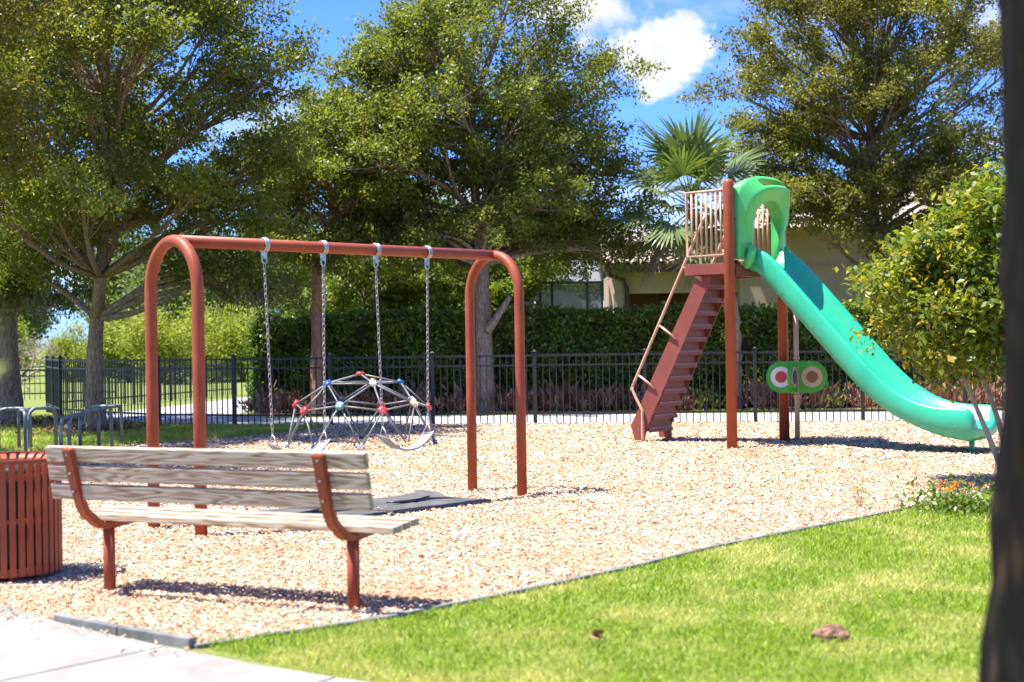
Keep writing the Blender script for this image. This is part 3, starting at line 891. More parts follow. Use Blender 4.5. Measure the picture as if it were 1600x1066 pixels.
# twig shrub at the left edge close to the lens
tw = empty('leafy_shrub', (-0.86, 1.7, 0), 'blurred green leaves poking in at the left edge, close to the viewer', 'shrub')
mb = MB(); pos = []
for k in range(9):
    e = np.array([rg.uniform(-0.2, 0.19), rg.uniform(-0.2, 0.2), rg.uniform(1.1, 1.68)])
    mb.tube(bez(np.array([rg.uniform(-.04, .04), rg.uniform(-.04, .04), 0]), np.array([e[0] * 0.3, e[1] * 0.3, e[2] * 0.6]), e, 7), [0.010 * (1 - i / 8) for i in range(7)], 6)
    for _ in range(9): pos.append(e + rg.normal(size=3) * np.array([0.05, 0.05, 0.09]))
mb.build('stem', M_twig, tw)
pos = np.array([p for p in pos if p[0] < 0.17] + [[0.225, 0, 1.615], [0.215, 0, 1.455], [0.21, 0.02, 1.44], [0.20, 0, 1.54]])
link('foliage', np_mesh('foliage', leaf_cloud(pos, 0.062, rg, aspect=0.55), quads(len(pos)), M_leafb), tw)

# ------------------------------------------------------------------ distance: shrubs, treeline, bare shrub


def puff(seed, n_clu, n_leaf, lsize, rz, mat, trunk_h=0.0, bark=None, name='crown'):
    """crown mesh of unit radius about a raised centre, plus trunk mesh"""
    rg = np.random.default_rng(seed)
    c = rg.normal(size=(n_clu, 3)); c /= np.linalg.norm(c, axis=1)[:, None]
    c *= (rg.uniform(0.35, 0.95, n_clu))[:, None]
    c[:, 2] = c[:, 2] * rz
    p = np.repeat(c, n_leaf, 0); p = p + rg.normal(size=p.shape) * 0.15
    p[:, 2] += trunk_h + rz * 0.85
    p = p[p[:, 2] > 0.02]
    return np_mesh(name, leaf_cloud(p, lsize, rg), quads(len(p)), mat)


far_meshes = [puff(50 + i, 46, 130, 0.10, 1.15, M_far, 0.5) for i in range(3)]
tm = MB()
V, F = trunk_mesh([np.array([0.02 * math.sin(z * 3), 0, z]) for z in np.linspace(0, 1.6, 6)], [0.09 - 0.025 * i / 5 for i in range(6)], rg, 8)
far_trunk = MB().add(V, F, True).mesh('trunk', M_bark)
rr = random.Random(5)
spots = []
for i in range(27):
    x = -56 + i * 2.4 + rr.uniform(-1, 1)
    spots.append((x, rr.uniform(88, 118), rr.uniform(3.2, 4.6)))
for (x, y, s) in spots:
    t = empty('distant_tree', (x, y, 0), 'hazy green tree in the distant treeline beyond the playground fence', 'tree', 'distant treeline')
    t.scale = (s, s, s * rr.uniform(0.85, 1.25)); t.rotation_euler = (0, 0, rr.uniform(0, 6.28))
    link('crown', far_meshes[rr.randrange(3)], t); link('trunk', far_trunk, t)
# tall thin tree standing out of the treeline
tall = empty('tall_slim_tree', (-17.6, 89, 0), 'dark slim conifer standing tall behind the fence between the left swing posts and hedge', 'tree')
MB().tube([(0, 0, 0), (0.05, 0, 3), (0, 0, 6.0)], [0.22, 0.16, 0.05], 8).build('trunk', M_bark, tall)
rgt = np.random.default_rng(77)
pp = []
for k in range(26):
    z = rgt.uniform(1.6, 6.0); a = rgt.uniform(0, 6.28); rd = rgt.uniform(0.2, 1.1) * (1 - (z - 1.5) / 6)
    pp.append(np.array([math.cos(a) * rd, math.sin(a) * rd, z]) + rgt.normal(size=(90, 3)) * np.array([0.28, 0.28, 0.14]))
pp = np.concatenate(pp)
link('crown', np_mesh('crown', leaf_cloud(pp, 0.22, rgt), quads(len(pp)), M_leaf), tall)

wm = [puff(70 + i, 60, 170, 0.085, 1.0, M_willow, 0.0, name='foliage') for i in range(3)]
stem_m = MB()
for k in range(7):
    a = k * 0.9
    stem_m.tube([(0, 0, 0), (0.15 * math.cos(a), 0.15 * math.sin(a), 0.4), (0.4 * math.cos(a), 0.4 * math.sin(a), 1.1)], [0.03, 0.022, 0.008], 5)
stem_mesh = stem_m.mesh('stems', M_bark)
wl = [('low yellow green shrub just right of the left oak trunk, beyond the fence', -13.8, 56, 1.55), ('rounded yellow green shrub seen inside the left swing arch', -12.6, 60, 1.95),
      ('yellow green shrub showing between the left swing posts', -11.0, 58, 1.6), ('small yellow green shrub right of the left swing arch, beyond the fence', -9.9, 62, 1.25),
      ('yellow green shrub behind the left oak trunk', -16.2, 60, 1.6), ('low yellow green shrub left of the oak trunk beyond the far fence', -19.2, 62, 1.35),
      ('low yellow green shrub at the left edge beyond the far fence', -21.6, 60, 1.5)]
for i, (lb, x, y, s) in enumerate(wl):
    t = empty('green_shrub', (x, y, 0), lb, 'shrub', 'sunlit shrubs beyond the fence')
    t.scale = (s * 1.15, s, s * 0.98); t.rotation_euler = (0, 0, i * 1.7)
    link('foliage', wm[i % 3], t); link('stems', stem_mesh, t)

# bare dead shrub
ds = empty('bare_shrub', (-17.0, 48, 0), 'leafless grey shrub with tangled bare branches beyond the far fence', 'shrub')
mb = MB()
rgd = np.random.default_rng(13)


def grow(p, d, L, r, depth):
    e = p + d * L
    m = (p + e) / 2 + rgd.normal(size=3) * L * 0.12
    mb.tube([p, m, e], [r, r * 0.8, r * 0.55], 5, cap=False)
    if depth == 0: return
    for _ in range(3):
        nd = d + rgd.normal(size=3) * 0.55; nd[2] += 0.05; nd /= np.linalg.norm(nd)
        grow(e, nd, L * 0.72, r * 0.55, depth - 1)


for k in range(5):
    d = np.array([math.cos(k * 1.3), math.sin(k * 1.3), 0.9]); d /= np.linalg.norm(d)
    grow(np.zeros(3), d, 0.85, 0.06, 4)
mb.build('branches', M_twig, ds)

# ------------------------------------------------------------------ hedge
rgh = np.random.default_rng(17)
hedge = empty('hedge', (2.6, 31.0, 0), 'tall clipped dark green hedge behind the black fence', 'hedge')


def hedge_front(x):
    return 30.55 - 0.035 * (x - 0) - np.where(x > 4, 0.03 * (x - 4), 0)


x0h, x1h, HH = -5.55, 13.5, 2.02
nf, ntp = 74000, 34000
xf = rgh.uniform(x0h, x1h, nf); zf = rgh.uniform(0.12, HH, nf)
lump = 0.13 * np.sin(xf * 2.3 + zf * 1.7) + 0.13 * np.sin(xf * 5.1 - zf * 4) + 0.05 * np.sin(xf * 11 + zf * 7)
yf = hedge_front(xf) + lump + np.abs(rgh.normal(size=nf)) * 0.16 - 0.05
xt = rgh.uniform(x0h, x1h, ntp); yt = hedge_front(xt) + rgh.uniform(0, 1.3, ntp)
zt = HH + 0.06 * np.sin(xt * 1.9) + 0.05 * np.sin(xt * 6.3 + yt * 5) + rgh.normal(size=ntp) * 0.05
nl = 7000
xl = x0h - rgh.normal(size=nl) * 0.10; yl = hedge_front(xl) + rgh.uniform(0, 1.3, nl); zl = rgh.uniform(0.1, HH, nl)
nsx = 700
xs_ = rgh.uniform(x0h, x1h, nsx); sprig = np.repeat(np.stack([xs_, hedge_front(xs_) + rgh.uniform(0, 1.2, nsx), np.full(nsx, HH + 0.02)], 1), 9, 0)
sprig = sprig + rgh.normal(size=sprig.shape) * np.array([0.035, 0.035, 0.06]) + np.array([0, 0, 0.05])
Pp = np.concatenate([np.stack([xf, yf, zf], 1), np.stack([xt, yt, zt], 1), np.stack([xl, yl, zl], 1), sprig])
Pp -= np.array([2.6, 31.0, 0])
link('foliage', np_mesh('foliage', leaf_cloud(Pp, 0.10, rgh, up=0.15, aspect=0.58), quads(len(Pp)), M_leafh), hedge)
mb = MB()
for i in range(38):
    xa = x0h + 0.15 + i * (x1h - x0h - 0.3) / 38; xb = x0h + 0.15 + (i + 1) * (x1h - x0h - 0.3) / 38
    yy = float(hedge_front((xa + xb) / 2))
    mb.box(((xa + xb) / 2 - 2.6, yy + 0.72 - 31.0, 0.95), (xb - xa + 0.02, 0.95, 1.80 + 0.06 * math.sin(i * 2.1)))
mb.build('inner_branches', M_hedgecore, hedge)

# ------------------------------------------------------------------ low copper shrubs in the bed
rgc = np.random.default_rng(23)


def copper_mesh(seed, mat, n=170, L=0.2, asp=0.22, spread=0.24, hh=0.48):
    r = np.random.default_rng(seed)
    pos, dirs = [], []
    b = np.stack([r.normal(size=n) * spread * 0.7, r.normal(size=n) * spread * 0.7, r.uniform(0.05, hh, n) * r.uniform(0.4, 1, n)], 1)
    out = np.stack([b[:, 0] * 1.6, b[:, 1] * 1.6, np.full(n, 0.7)], 1) + r.normal(size=(n, 3)) * 0.28
    out /= np.linalg.norm(out, axis=1)[:, None]
    sd = np.cross(out, r.normal(size=(n, 3))); sd /= np.linalg.norm(sd, axis=1)[:, None]
    ln = (L * r.uniform(0.6, 1.3, n))[:, None]
    V = np.stack([b, b + out * ln * 0.45 + sd * ln * asp * 0.5, b + out * ln, b + out * ln * 0.45 - sd * ln * asp * 0.5], 1).reshape(-1, 3)
    return np_mesh('foliage', V, quads(n), mat)


cms = [copper_mesh(90 + i, M_copper) for i in range(4)]
gms = [copper_mesh(95 + i, M_leafb, n=160, L=0.11, asp=0.6, hh=0.5) for i in range(2)]
cst = MB()
for k in range(6):
    a = k * 1.05
    cst.tube([(0, 0, 0), (0.06 * math.cos(a), 0.06 * math.sin(a), 0.18), (0.15 * math.cos(a), 0.15 * math.sin(a), 0.38)], [0.010, 0.008, 0.004], 4)
cst = cst.mesh('stems', M_twig)
green_at = {3.98: 'small bright green shrub in the bed seen through the fence right of the ladder', 6.55: 'small bright green shrub in the bed seen through the fence under the slide'}
for row in range(2):
    x = -5.3 + row * 0.25
    while x < 12.5:
        yb = float(hedge_front(np.array(x))) - 0.62 - row * 0.42 + rgc.normal() * 0.06
        if not (abs(x + 0.55) < 0.33 or abs(x + 4.08) < 0.3 or abs(x - 4.55) < 0.3 or any(abs(x - g) < 0.34 for g in green_at)):
            t = empty('copper_shrub', (x, yb, 0), 'low copper brown shrub in the bed at the foot of the hedge', 'shrub', 'copper shrubs along the hedge')
            s = rgc.uniform(0.75, 1.2); t.scale = (s, s, s * rgc.uniform(0.85, 1.15)); t.rotation_euler = (0, 0, rgc.uniform(0, 6.28))
            link('foliage', cms[rgc.integers(0, 4)], t); link('stems', cst, t)
        x += rgc.uniform(0.42, 0.62)
for k, (gx, lb) in enumerate(green_at.items()):
    t = empty('green_bed_shrub', (gx, float(hedge_front(np.array(gx))) - 0.95, 0), lb, 'shrub')
    t.scale = (1.05, 1.05, 1.05)
    link('foliage', gms[k], t); link('stems', cst, t)

# ------------------------------------------------------------------ palm
rgp = np.random.default_rng(41)
palm = empty('fan_palm', (4.62, 29.65, 0), 'fan palm behind the slide tower, fronds against the sky', 'palm')
PH = 4.15
PLEAN = -0.85
V, F = trunk_mesh([np.array([PLEAN * max(z - 1.5, 0) ** 2 / (PH - 1.5) ** 2, 0.0, z]) for z in np.linspace(-0.05, PH, 30)], [0.15 + 0.02 * math.sin(i * 2.5) for i in range(30)], rgp, 14, flare=0.2)
MB().add(V, F, True).build('trunk', M_palmbark, palm)


def fan(seed, dry=False):
    r = np.random.default_rng(seed)
    V, F = [], []
    pet = r.uniform(0.75, 1.05)
    n = 30
    # petiole
    pts = [Vector((pet * t, 0, 0.10 * math.sin(t * 2.2))) for t in (0, 0.33, 0.66, 1)]
    mb = MB(); mb.tube(pts, [0.018, 0.015, 0.012, 0.009], 5)
    hub = pts[-1]
    for i in range(n):
        a = -2.05 + 4.1 * i / (n - 1) + r.normal() * 0.02
        L = (0.95 - 0.28 * abs(a) / 2.05) * r.uniform(0.9, 1.08)
        d = Vector((math.cos(a), math.sin(a), 0.10)); s = Vector((-math.sin(a), math.cos(a), 0))
        w = 0.032
        drp = r.uniform(0.25, 0.55)
        p1 = hub + d * L * 0.45 + Vector((0, 0, 0.03)); p2 = hub + d * L * 0.8 + Vector((0, 0, -0.10 * drp - 0.02)); p3 = hub + d * L + Vector((0, 0, -0.36 * drp))
        b = len(mb.v)
        mb.v += [tuple(hub), tuple(p1 - s * w), tuple(p1 + s * w), tuple(p2 - s * w * 0.7), tuple(p2 + s * w * 0.7), tuple(p3)]
        mb.f += [(b, b + 1, b + 2), (b + 1, b + 3, b + 4, b + 2), (b + 3, b + 5, b + 4)]; mb.s += [False] * 3
    return mb.mesh('frond', M_palmdry if dry else M_palm)


fans = [fan(100 + i) for i in range(4)]; dryfan = fan(120, True)
for i in range(26):
    f = i / 25
    el = R(78 - 135 * f)
    az = i * 2.39996 + rgp.normal() * 0.15
    o = link('frond', dryfan if f > 0.93 else fans[i % 4], palm)
    o.location = (PLEAN, 0, PH - 0.05 + 0.25 * (1 - f))
    o.rotation_euler = (rgp.normal() * 0.25, -el, az)
    s = rgp.uniform(0.9, 1.12); o.scale = (s, s, s)

# ------------------------------------------------------------------ fences


def make_picket(h):
    mb = MB(); mb.box((0, 0, h / 2), (0.018, 0.018, h))
    return mb.mesh('picket', M_black)


def make_post(h):
    mb = MB(); mb.box((0, 0, h / 2), (0.065, 0.065, h)); mb.box((0, 0, h + 0.012), (0.082, 0.082, 0.02)); mb.box((0, 0, h + 0.035), (0.05, 0.05, 0.026), taper=0.4)
    return mb.mesh('post', M_black, 0.003, 1)


def fence(name, pts, H, label, step=0.118, split=True, pitch=1.95):
    base = pts[0]
    root = empty(name, (base[0], base[1], 0), label, 'fence')
    pk, po = make_picket(H - 0.05), make_post(H)
    O = Vector((base[0], base[1], 0))
    for i, (a, b) in enumerate(zip(pts[:-1], pts[1:])):
        A, B = Vector((*a, 0)), Vector((*b, 0))
        L = (B - A).length
        nseg = max(1, round(L / pitch))
        ang = math.atan2((B - A).y, (B - A).x)
        for k in range(nseg):
            p, q = A.lerp(B, k / nseg), A.lerp(B, (k + 1) / nseg)
            o = link('post', po, root); o.location = p - O; o.rotation_euler = (0, 0, ang)
            d = (q - p).normalized(); l = (q - p).length
            for z, hh in ((H - 0.055, 0.036), (H - 0.23, 0.030), (0.20, 0.036)):
                MB().bar(p - O + d * 0.032 + Vector((0, 0, z)), q - O - d * 0.032 + Vector((0, 0, z)), 0.032, hh).build('rail', M_black, root)
            n = max(2, round((l - 0.06) / step))
            for j in range(1, n):
                o = link('picket', pk, root)
                o.location = p - O + d * (0.03 + (l - 0.06) * j / n) + Vector((0, 0, 0.025)); o.rotation_euler = (0, 0, ang)
    o = link('post', po, root); o.location = B - O; o.rotation_euler = (0, 0, ang)
    return root


fence('metal_fence', fence_main, 1.29, 'long black picket fence curving along the back of the playground')
fence('metal_fence', [(-10.95, 33.5), (-8.3, 42.6)], 1.0, 'black picket fence receding along the left side of the pale path', 0.125)
fence('metal_fence', [(-19.0, 39.6), (-11.5, 41.2)], 0.93, 'low black picket fence across the far lawn at the left edge', 0.14)

# ------------------------------------------------------------------ house
house = empty('stucco_house', (3, 38, 0), 'beige stucco house with tiled lanai roof behind the hedge and slide', 'house')
O = Vector((3, 38, 0))


def hbox(name, x0, x1, y0, y1, z0, z1, mat, parent=house, bevel=0.0):
    return MB().box((((x0 + x1) / 2) - 3, ((y0 + y1) / 2) - 38, (z0 + z1) / 2), (x1 - x0, y1 - y0, z1 - z0)).build(name, mat, parent, bevel)


hbox('wall', 6.05, 15.0, 37.7, 46, -0.05, 4.32, M_stucco)
hbox('wall_band', 6.02, 15.02, 37.66, 37.70, 3.32, 3.37, M_stucco)
hbox('lanai_header', 2.75, 6.05, 37.9, 38.15, 2.72, 3.32, M_stucco)
hbox('lanai_column', 2.72, 3.02, 37.88, 38.17, -0.05, 2.72, M_stucco)
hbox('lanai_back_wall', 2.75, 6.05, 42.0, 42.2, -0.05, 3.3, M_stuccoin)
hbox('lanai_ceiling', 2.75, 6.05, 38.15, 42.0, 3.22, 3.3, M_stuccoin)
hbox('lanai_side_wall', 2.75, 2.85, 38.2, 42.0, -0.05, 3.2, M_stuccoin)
hbox('fascia', 2.45, 6.04, 37.36, 37.42, 3.26, 3.47, M_brown)
hbox('soffit', 2.45, 6.04, 37.42, 37.9, 3.32, 3.35, M_brown)
MB().tube([(2.58 - 3, -0.25, 3.22), (2.75 - 3, -0.28, 3.17), (2.98 - 3, -0.22, 3.08), (3.08 - 3, -0.20, 2.85), (3.10 - 3, -0.2, 0)], 0.06, 8).build('downspout', M_brown, house)
# lanai tiled roof
roof = MB().add([(-0.56, -0.62, 3.46), (3.04, -0.62, 3.46), (3.04, 2.4, 4.55), (-0.56, 2.4, 4.55)], [(0, 1, 2, 3)]).add(
    [(-0.56, -0.62, 3.40), (3.04, -0.62, 3.40), (3.04, 2.4, 4.49), (-0.56, 2.4, 4.49)], [(3, 2, 1, 0)]).build('roof', M_brown, house)
slope = math.atan2(1.74, 4.82)
tl = MB()
n = 7; Vt, Ft = [], []
for yy, rad in ((0, 0.115), (0.42, 0.095)):
    for rr_ in (rad, rad - 0.018):
        for k in range(n):
            a = math.pi * k / (n - 1)
            Vt.append((math.cos(a) * rr_, yy, math.sin(a) * rr_ * 0.75))
for k in range(n - 1):
    Ft += [(k, k + 1, 2 * n + k + 1, 2 * n + k), (n + k + 1, n + k, 3 * n + k, 3 * n + k + 1), (k + 1, k, n + k, n + k + 1)]
tile_mesh = MB().add(Vt, Ft, False).mesh('roof_tile', M_tile)
Vp = [(x, y, 0.012 + (0.02 if abs(x) > 0.06 else 0)) for y in (0, 0.42) for x in (-0.09, -0.05, 0.05, 0.09)]
for r_ in range(9):
    for c_ in range(15):
        o = link('roof_tile', tile_mesh, roof)
        d = r_ * 0.37
        o.location = (-0.44 + c_ * 0.238, -0.66 + d * math.cos(slope), 3.475 + d * math.sin(slope) + 0.004 * (r_ % 2))
        o.rotation_euler = (slope + 0.03, 0, 0)
# upper roof, mostly behind the oak
ur = MB()
for k in range(48):
    xa, xb = 6.6 + k * 0.185 - 3, 6.6 + (k + 1) * 0.185 - 3
    for (yA, zA, yB, zB) in ((-0.9, 4.35, 3.9, 5.7),):
        m_ = (xa + xb) / 2
        ur.add([(xa, yA, zA), (m_, yA, zA + 0.07), (xb, yA, zA), (xb, yB, zB), (m_, yB, zB + 0.07), (xa, yB, zB)], [(0, 1, 4, 5), (1, 2, 3, 4)])
ur.add([(3.6, 3.9, 5.7), (12.45, 3.9, 5.7), (12.45, 8.6, 4.35), (3.6, 8.6, 4.35)], [(0, 1, 2, 3)])
ur.add([(3.0, -0.9, 4.34), (12.45, -0.9, 4.34), (12.45, 8.6, 4.34), (3.0, 8.6, 4.34)], [(3, 2, 1, 0)])
ur.add([(3.0, -0.9, 4.35), (3.6, -0.9, 4.35), (3.6, 3.9, 5.7), (3.6, 8.6, 4.35), (3.0, 8.6, 4.35)], [(0, 1, 2), (0, 2, 3, 4)])
ur.build('upper_roof', M_tile, house)
# ceiling fan in the lanai
fanr = empty('ceiling_fan', (4.26, 39.6, 2.45), 'dark ceiling fan with pale light globe under the lanai roof', 'ceiling fan')
MB().tube([(0, 0, 0.77), (0, 0, 0.25)], 0.02, 8).tube([(0, 0, 0.32), (0, 0, 0.28), (0, 0, 0.16), (0, 0, 0.13)], [0.06, 0.14, 0.14, 0.08], 14).build('motor', M_brown, fanr)
for k in range(5):
    a = k * 2 * math.pi / 5 + 0.25
    MB().bar((0.12 * math.cos(a), 0.12 * math.sin(a), 0.22), (0.68 * math.cos(a), 0.68 * math.sin(a), 0.22), 0.13, 0.012).build('blade', M_brown, fanr)
MB().tube([(0, 0, 0.13), (0, 0, 0.10), (0, 0, 0.03), (0, 0, 0.0)], [0.07, 0.13, 0.10, 0.02], 14).build('lamp_globe', M_alu, fanr)

# pool screen enclosure
pool = empty('screen_enclosure', (1, 39, 0), 'black framed pool screen enclosure left of the lanai, behind the hedge', 'enclosure')
fx = [-1.0, -0.1, 0.78, 1.10, 2.05, 2.45]
fr = MB()
for x in fx:
    fr = MB(); fr.bar((x - 1, -0.6, 0), (x - 1, -0.6, 3.05), 0.06, 0.06); fr.build('upright', M_black, pool)
    MB().bar((x - 1, -0.6, 3.05), (x - 1, 1.0, 3.75), 0.05, 0.05).build('rafter', M_black, pool)
for z in (1.95, 3.05):
    MB().bar((-2.0 - 0.03, -0.602, z), (1.45 + 0.03, -0.602, z), 0.07, 0.07).build('rail', M_black, pool)
MB().bar((-2.03, 1.0, 3.75), (1.48, 1.0, 3.75), 0.07, 0.07).build('rail', M_black, pool)
for a, b in zip(fx[:-1], fx[1:]):
    for z0, z1 in ((0.02, 1.9), (2.0, 3.0)):
        MB().box(((a + b) / 2 - 1, -0.6, (z0 + z1) / 2), (b - a - 0.06, 0.004, z1 - z0)).build('screen_panel', M_screen, pool)
    MB().bar(((a + b) / 2 - 1, -0.58, 3.08), ((a + b) / 2 - 1, 0.97, 3.74), b - a - 0.05, 0.004).build('screen_panel', M_screen, pool)
M_grayroof = pmat('neighbour grey roof', (0.20, 0.20, 0.21), (0.26, 0.26, 0.27), 2, 0.7)
shed = empty('grey_shed', (1.2, 47, 0), 'grey arched roof seen through the pool screen', 'shed')
arc = [(-3.2 + 0.0, 0.0)]
pr = [(-2.6, 0), (-2.6, 1.7)] + [(-2.6 + 5.2 * k / 10, 1.7 + 1.5 * math.sin(math.pi * k / 10)) for k in range(1, 10)] + [(2.6, 1.7), (2.6, 0)]
V = [(x, 0, z) for x, z in pr] + [(x, 4, z) for x, z in pr]
n = len(pr)
MB().add(V, [tuple(range(n)), tuple(reversed(range(n, 2 * n)))] + [(i, n + i, n + (i + 1) % n, (i + 1) % n) for i in range(n)]).build('shell', M_grayroof, shed)
MB().tube([(-0.9 + 0.5 * math.sin(t * 1.5), -0.05, 1.2 + 1.6 * t) for t in np.linspace(0, 1, 8)], 0.05, 8).build('arch_rib', M_alu, shed)

# ------------------------------------------------------------------ swing set
A_, B_ = Vector((-2.976, 11.63, 0)), Vector((-2.441, 11.19, 0))
C_, D_ = Vector((-0.468, 14.12, 0)), Vector((0.127, 13.86, 0))
m1, m2 = (A_ + B_) / 2, (C_ + D_) / 2
bd = (m2 - m1).normalized(); pd = Vector((bd.y, -bd.x, 0))
HALF = 0.345; TOPZ = 2.345; PR = 0.049
swing_frame = empty('swing_frame', m1, 'red brown arched swing frame with two hoop ends and a straight top bar', 'swing frame')
for m in (m1, m2):
    c = m - m1
    pts = [c + pd * -HALF + Vector((0, 0, -0.05)), c + pd * -HALF + Vector((0, 0, 1.0))]
    zc = TOPZ - HALF * 1.15
    for k in range(0, 21):
        a = math.pi * k / 20
        pts.append(c - pd * HALF * math.cos(a) + Vector((0, 0, zc + HALF * 1.15 * math.sin(a))))
    pts += [c + pd * HALF + Vector((0, 0, 1.0)), c + pd * HALF + Vector((0, 0, -0.05))]
    MB().tube(pts, PR, 18).build('hoop', M_red, swing_frame)
MB().tube([bd * 0.03 + Vector((0, 0, TOPZ)), (m2 - m1) - bd * 0.03 + Vector((0, 0, TOPZ))], PR * 1.02, 18).build('top_bar', M_red, swing_frame)
span = (m2 - m1).length


def link_mesh():
    mb = MB(); pts = []
    for k in range(10):
        a = 2 * math.pi * k / 10
        pts.append(Vector((0.011 * math.cos(a), 0, 0.013 * math.sin(a) + (0.012 if math.sin(a) > 0.01 else -0.012 if math.sin(a) < -0.01 else 0))))
    mb.tube(pts, 0.0034, 5, closed=True)
    return mb


LK = link_mesh()
tpos = [0.245, 0.418, 0.584, 0.757]
for t in tpos:
    h = empty  # placeholder to keep names short
    p = (m2 - m1) * t + Vector((0, 0, TOPZ))
    ring = MB()
    for off in (-0.014, 0.0, 0.014):
        pts = [p + bd * off + (pd * math.cos(a) + Vector((0, 0, 1)) * math.sin(a)) * (PR + 0.006) for a in np.linspace(0, 2 * math.pi, 16, endpoint=False)]
        ring.tube(pts, 0.010, 6, closed=True)
    ring.box(p + Vector((0, 0, -PR - 0.035)), (0.036, 0.030, 0.065), Matrix((bd, pd, Vector((0, 0, 1)))).transposed())
    ring.tube([p + Vector((0, 0, -PR - 0.055)) + (bd * math.cos(a) * 0.024 + Vector((0, 0, math.sin(a) * 0.034 - 0.02))) for a in np.linspace(0, 6.283, 12, endpoint=False)], 0.008, 6, closed=True)
    ring.build('swing_hanger', M_galv, swing_frame)

SEATZ = 0.68
for si, (ta, tb, lb) in enumerate(((tpos[0], tpos[1], 'left belt swing, grey seat on steel chains, half hidden behind the bench back'),
                                   (tpos[2], tpos[3], 'right belt swing, grey seat on steel chains in front of the climbing dome'))):
    ctr = m1 + (m2 - m1) * ((ta + tb) / 2)
    sw = empty('belt_swing', (ctr.x, ctr.y, 0), lb, 'swing', 'belt swings')
    half = span * (tb - ta) / 2
    lean = pd * (0.03 if si == 0 else 0.02)
    for sgn in (-1, 1):
        topp = bd * half * sgn + Vector((0, 0, TOPZ - PR - 0.11))
        botp = bd * (half - 0.035) * sgn + lean + Vector((0, 0, SEATZ + 0.06))
        d = botp - topp; L = d.length; dn = d.normalized()
        nlk = int(L / 0.0415)
        mb = MB()
        q = Vector((0, 0, -1)).rotation_difference(dn).to_matrix()
        for k in range(nlk):
            Mz = q @ Matrix.Rotation(R(45 + 90 * (k % 2)), 3, 'Z')
            cpt = topp + d * ((k + 0.5) / nlk)
            mb.add([cpt + Mz @ (Vector(v)) for v in LK.v], LK.f, True)
        mb.build('chain', M_chain, sw)
        e = bd * (half - 0.05) * sgn + lean + Vector((0, 0, SEATZ - 0.03))
        MB().tube([botp, e + pd * 0.06, e - pd * 0.06, botp], 0.006, 6).build('seat_hook', M_chain, sw)
    # belt
    Vb, Fb = [], []
    ns = 18
    for i in range(ns + 1):
        s = -1 + 2 * i / ns
        x = (half - 0.035) * s
        z = SEATZ - 0.03 - 0.135 * (1 - abs(s) ** 2.2)
        tw_ = 0.20 * s
        for (yw, dz) in ((-0.085, 0.007), (0.085, 0.007), (0.085, -0.007), (-0.085, -0.007)):
            Vb.append(bd * x + (pd * yw + Vector((0, 0, tw_ * yw))) + lean + Vector((0, 0, z + dz)))
    for i in range(ns):
        a, b = i * 4, i * 4 + 4
        Fb += [(a, a + 1, b + 1, b), (a + 1, a + 2, b + 2, b + 1), (a + 2, a + 3, b + 3, b + 2), (a + 3, a, b, b + 3)]
    Fb += [(3, 2, 1, 0), (ns * 4, ns * 4 + 1, ns * 4 + 2, ns * 4 + 3)]
    MB().add(Vb, Fb, False).build('seat', M_belt, sw)
    # wear mat below
    mc = ctr + pd * (0.06 if si else 0.02)
    mt = empty('wear_mat', (mc.x, mc.y, 0), ('dark grey rubber mat under the right swing' if si else 'dark grey rubber mat under the left swing, behind the bench'), 'mat', 'rubber mats under the swings')
    Mx = Matrix((bd, pd, Vector((0, 0, 1)))).transposed()
    Vm = []; nx, ny = 12, 8
    for j in range(ny + 1):
        for i in range(nx + 1):
            u, w = -0.56 + 1.12 * i / nx, -0.50 + 1.0 * j / ny
            z = 0.038 + 0.016 * math.sin(u * 5 + si) * math.cos(w * 4) + (0.03 if abs(i - nx) < 1 and j < 3 else 0)
            Vm.append(Mx @ Vector((u, w, z)))
    Fm = [(j * (nx + 1) + i, j * (nx + 1) + i + 1, (j + 1) * (nx + 1) + i + 1, (j + 1) * (nx + 1) + i) for j in range(ny) for i in range(nx)]
    nb = len(Vm)
    Vm += [Vector((v.x, v.y, 0.0)) for v in Vm]
    edge = [i for i in range(nx + 1)] + [j * (nx + 1) + nx for j in range(1, ny + 1)] + [ny * (nx + 1) + i for i in range(nx - 1, -1, -1)] + [j * (nx + 1) for j in range(ny - 1, 0, -1)]
    for a, b in zip(edge, edge[1:] + edge[:1]):
        Fm.append((b, a, nb + a, nb + b))
    MB().add(Vm, Fm, False).build('mat_body', M_rubber, mt)
    # raised black ridge across the mat
    rd = MB(); pts = [Mx @ Vector((-0.30 + 0.6 * k / 8, 0.02 + 0.10 * math.sin(k * 0.5), 0.056)) for k in range(9)]
    rd.tube(pts, [0.006, 0.012, 0.016, 0.018, 0.018, 0.016, 0.014, 0.010, 0.005], 6)
    rd.build('mat_ridge', M_black, mt)

# ------------------------------------------------------------------ geodesic climbing dome
dome = empty('climbing_dome', (-2.23, 20.85, 0), 'low silver geodesic climbing dome with coloured hubs behind the swings', 'climbing dome')
phi = (1 + 5 ** 0.5) / 2
iv = [Vector(v).normalized() for v in [(-1, phi, 0), (1, phi, 0), (-1, -phi, 0), (1, -phi, 0), (0, -1, phi), (0, 1, phi), (0, -1, -phi), (0, 1, -phi),
                                       (phi, 0, -1), (phi, 0, 1), (-phi, 0, -1), (-phi, 0, 1)]]
rot = iv[5].rotation_difference(Vector((0, 0, 1)))
iv = [rot @ v for v in iv]
ed = [(i, j) for i in range(12) for j in range(i + 1, 12) if (iv[i] - iv[j]).length < 1.1]
nodesv = list(iv)
mids = {}
for i, j in ed:
    mids[(i, j)] = len(nodesv); nodesv.append(((iv[i] + iv[j]) / 2).normalized())
es = set()
for (i, j), k in mids.items():
    es.add((i, k)); es.add((j, k))
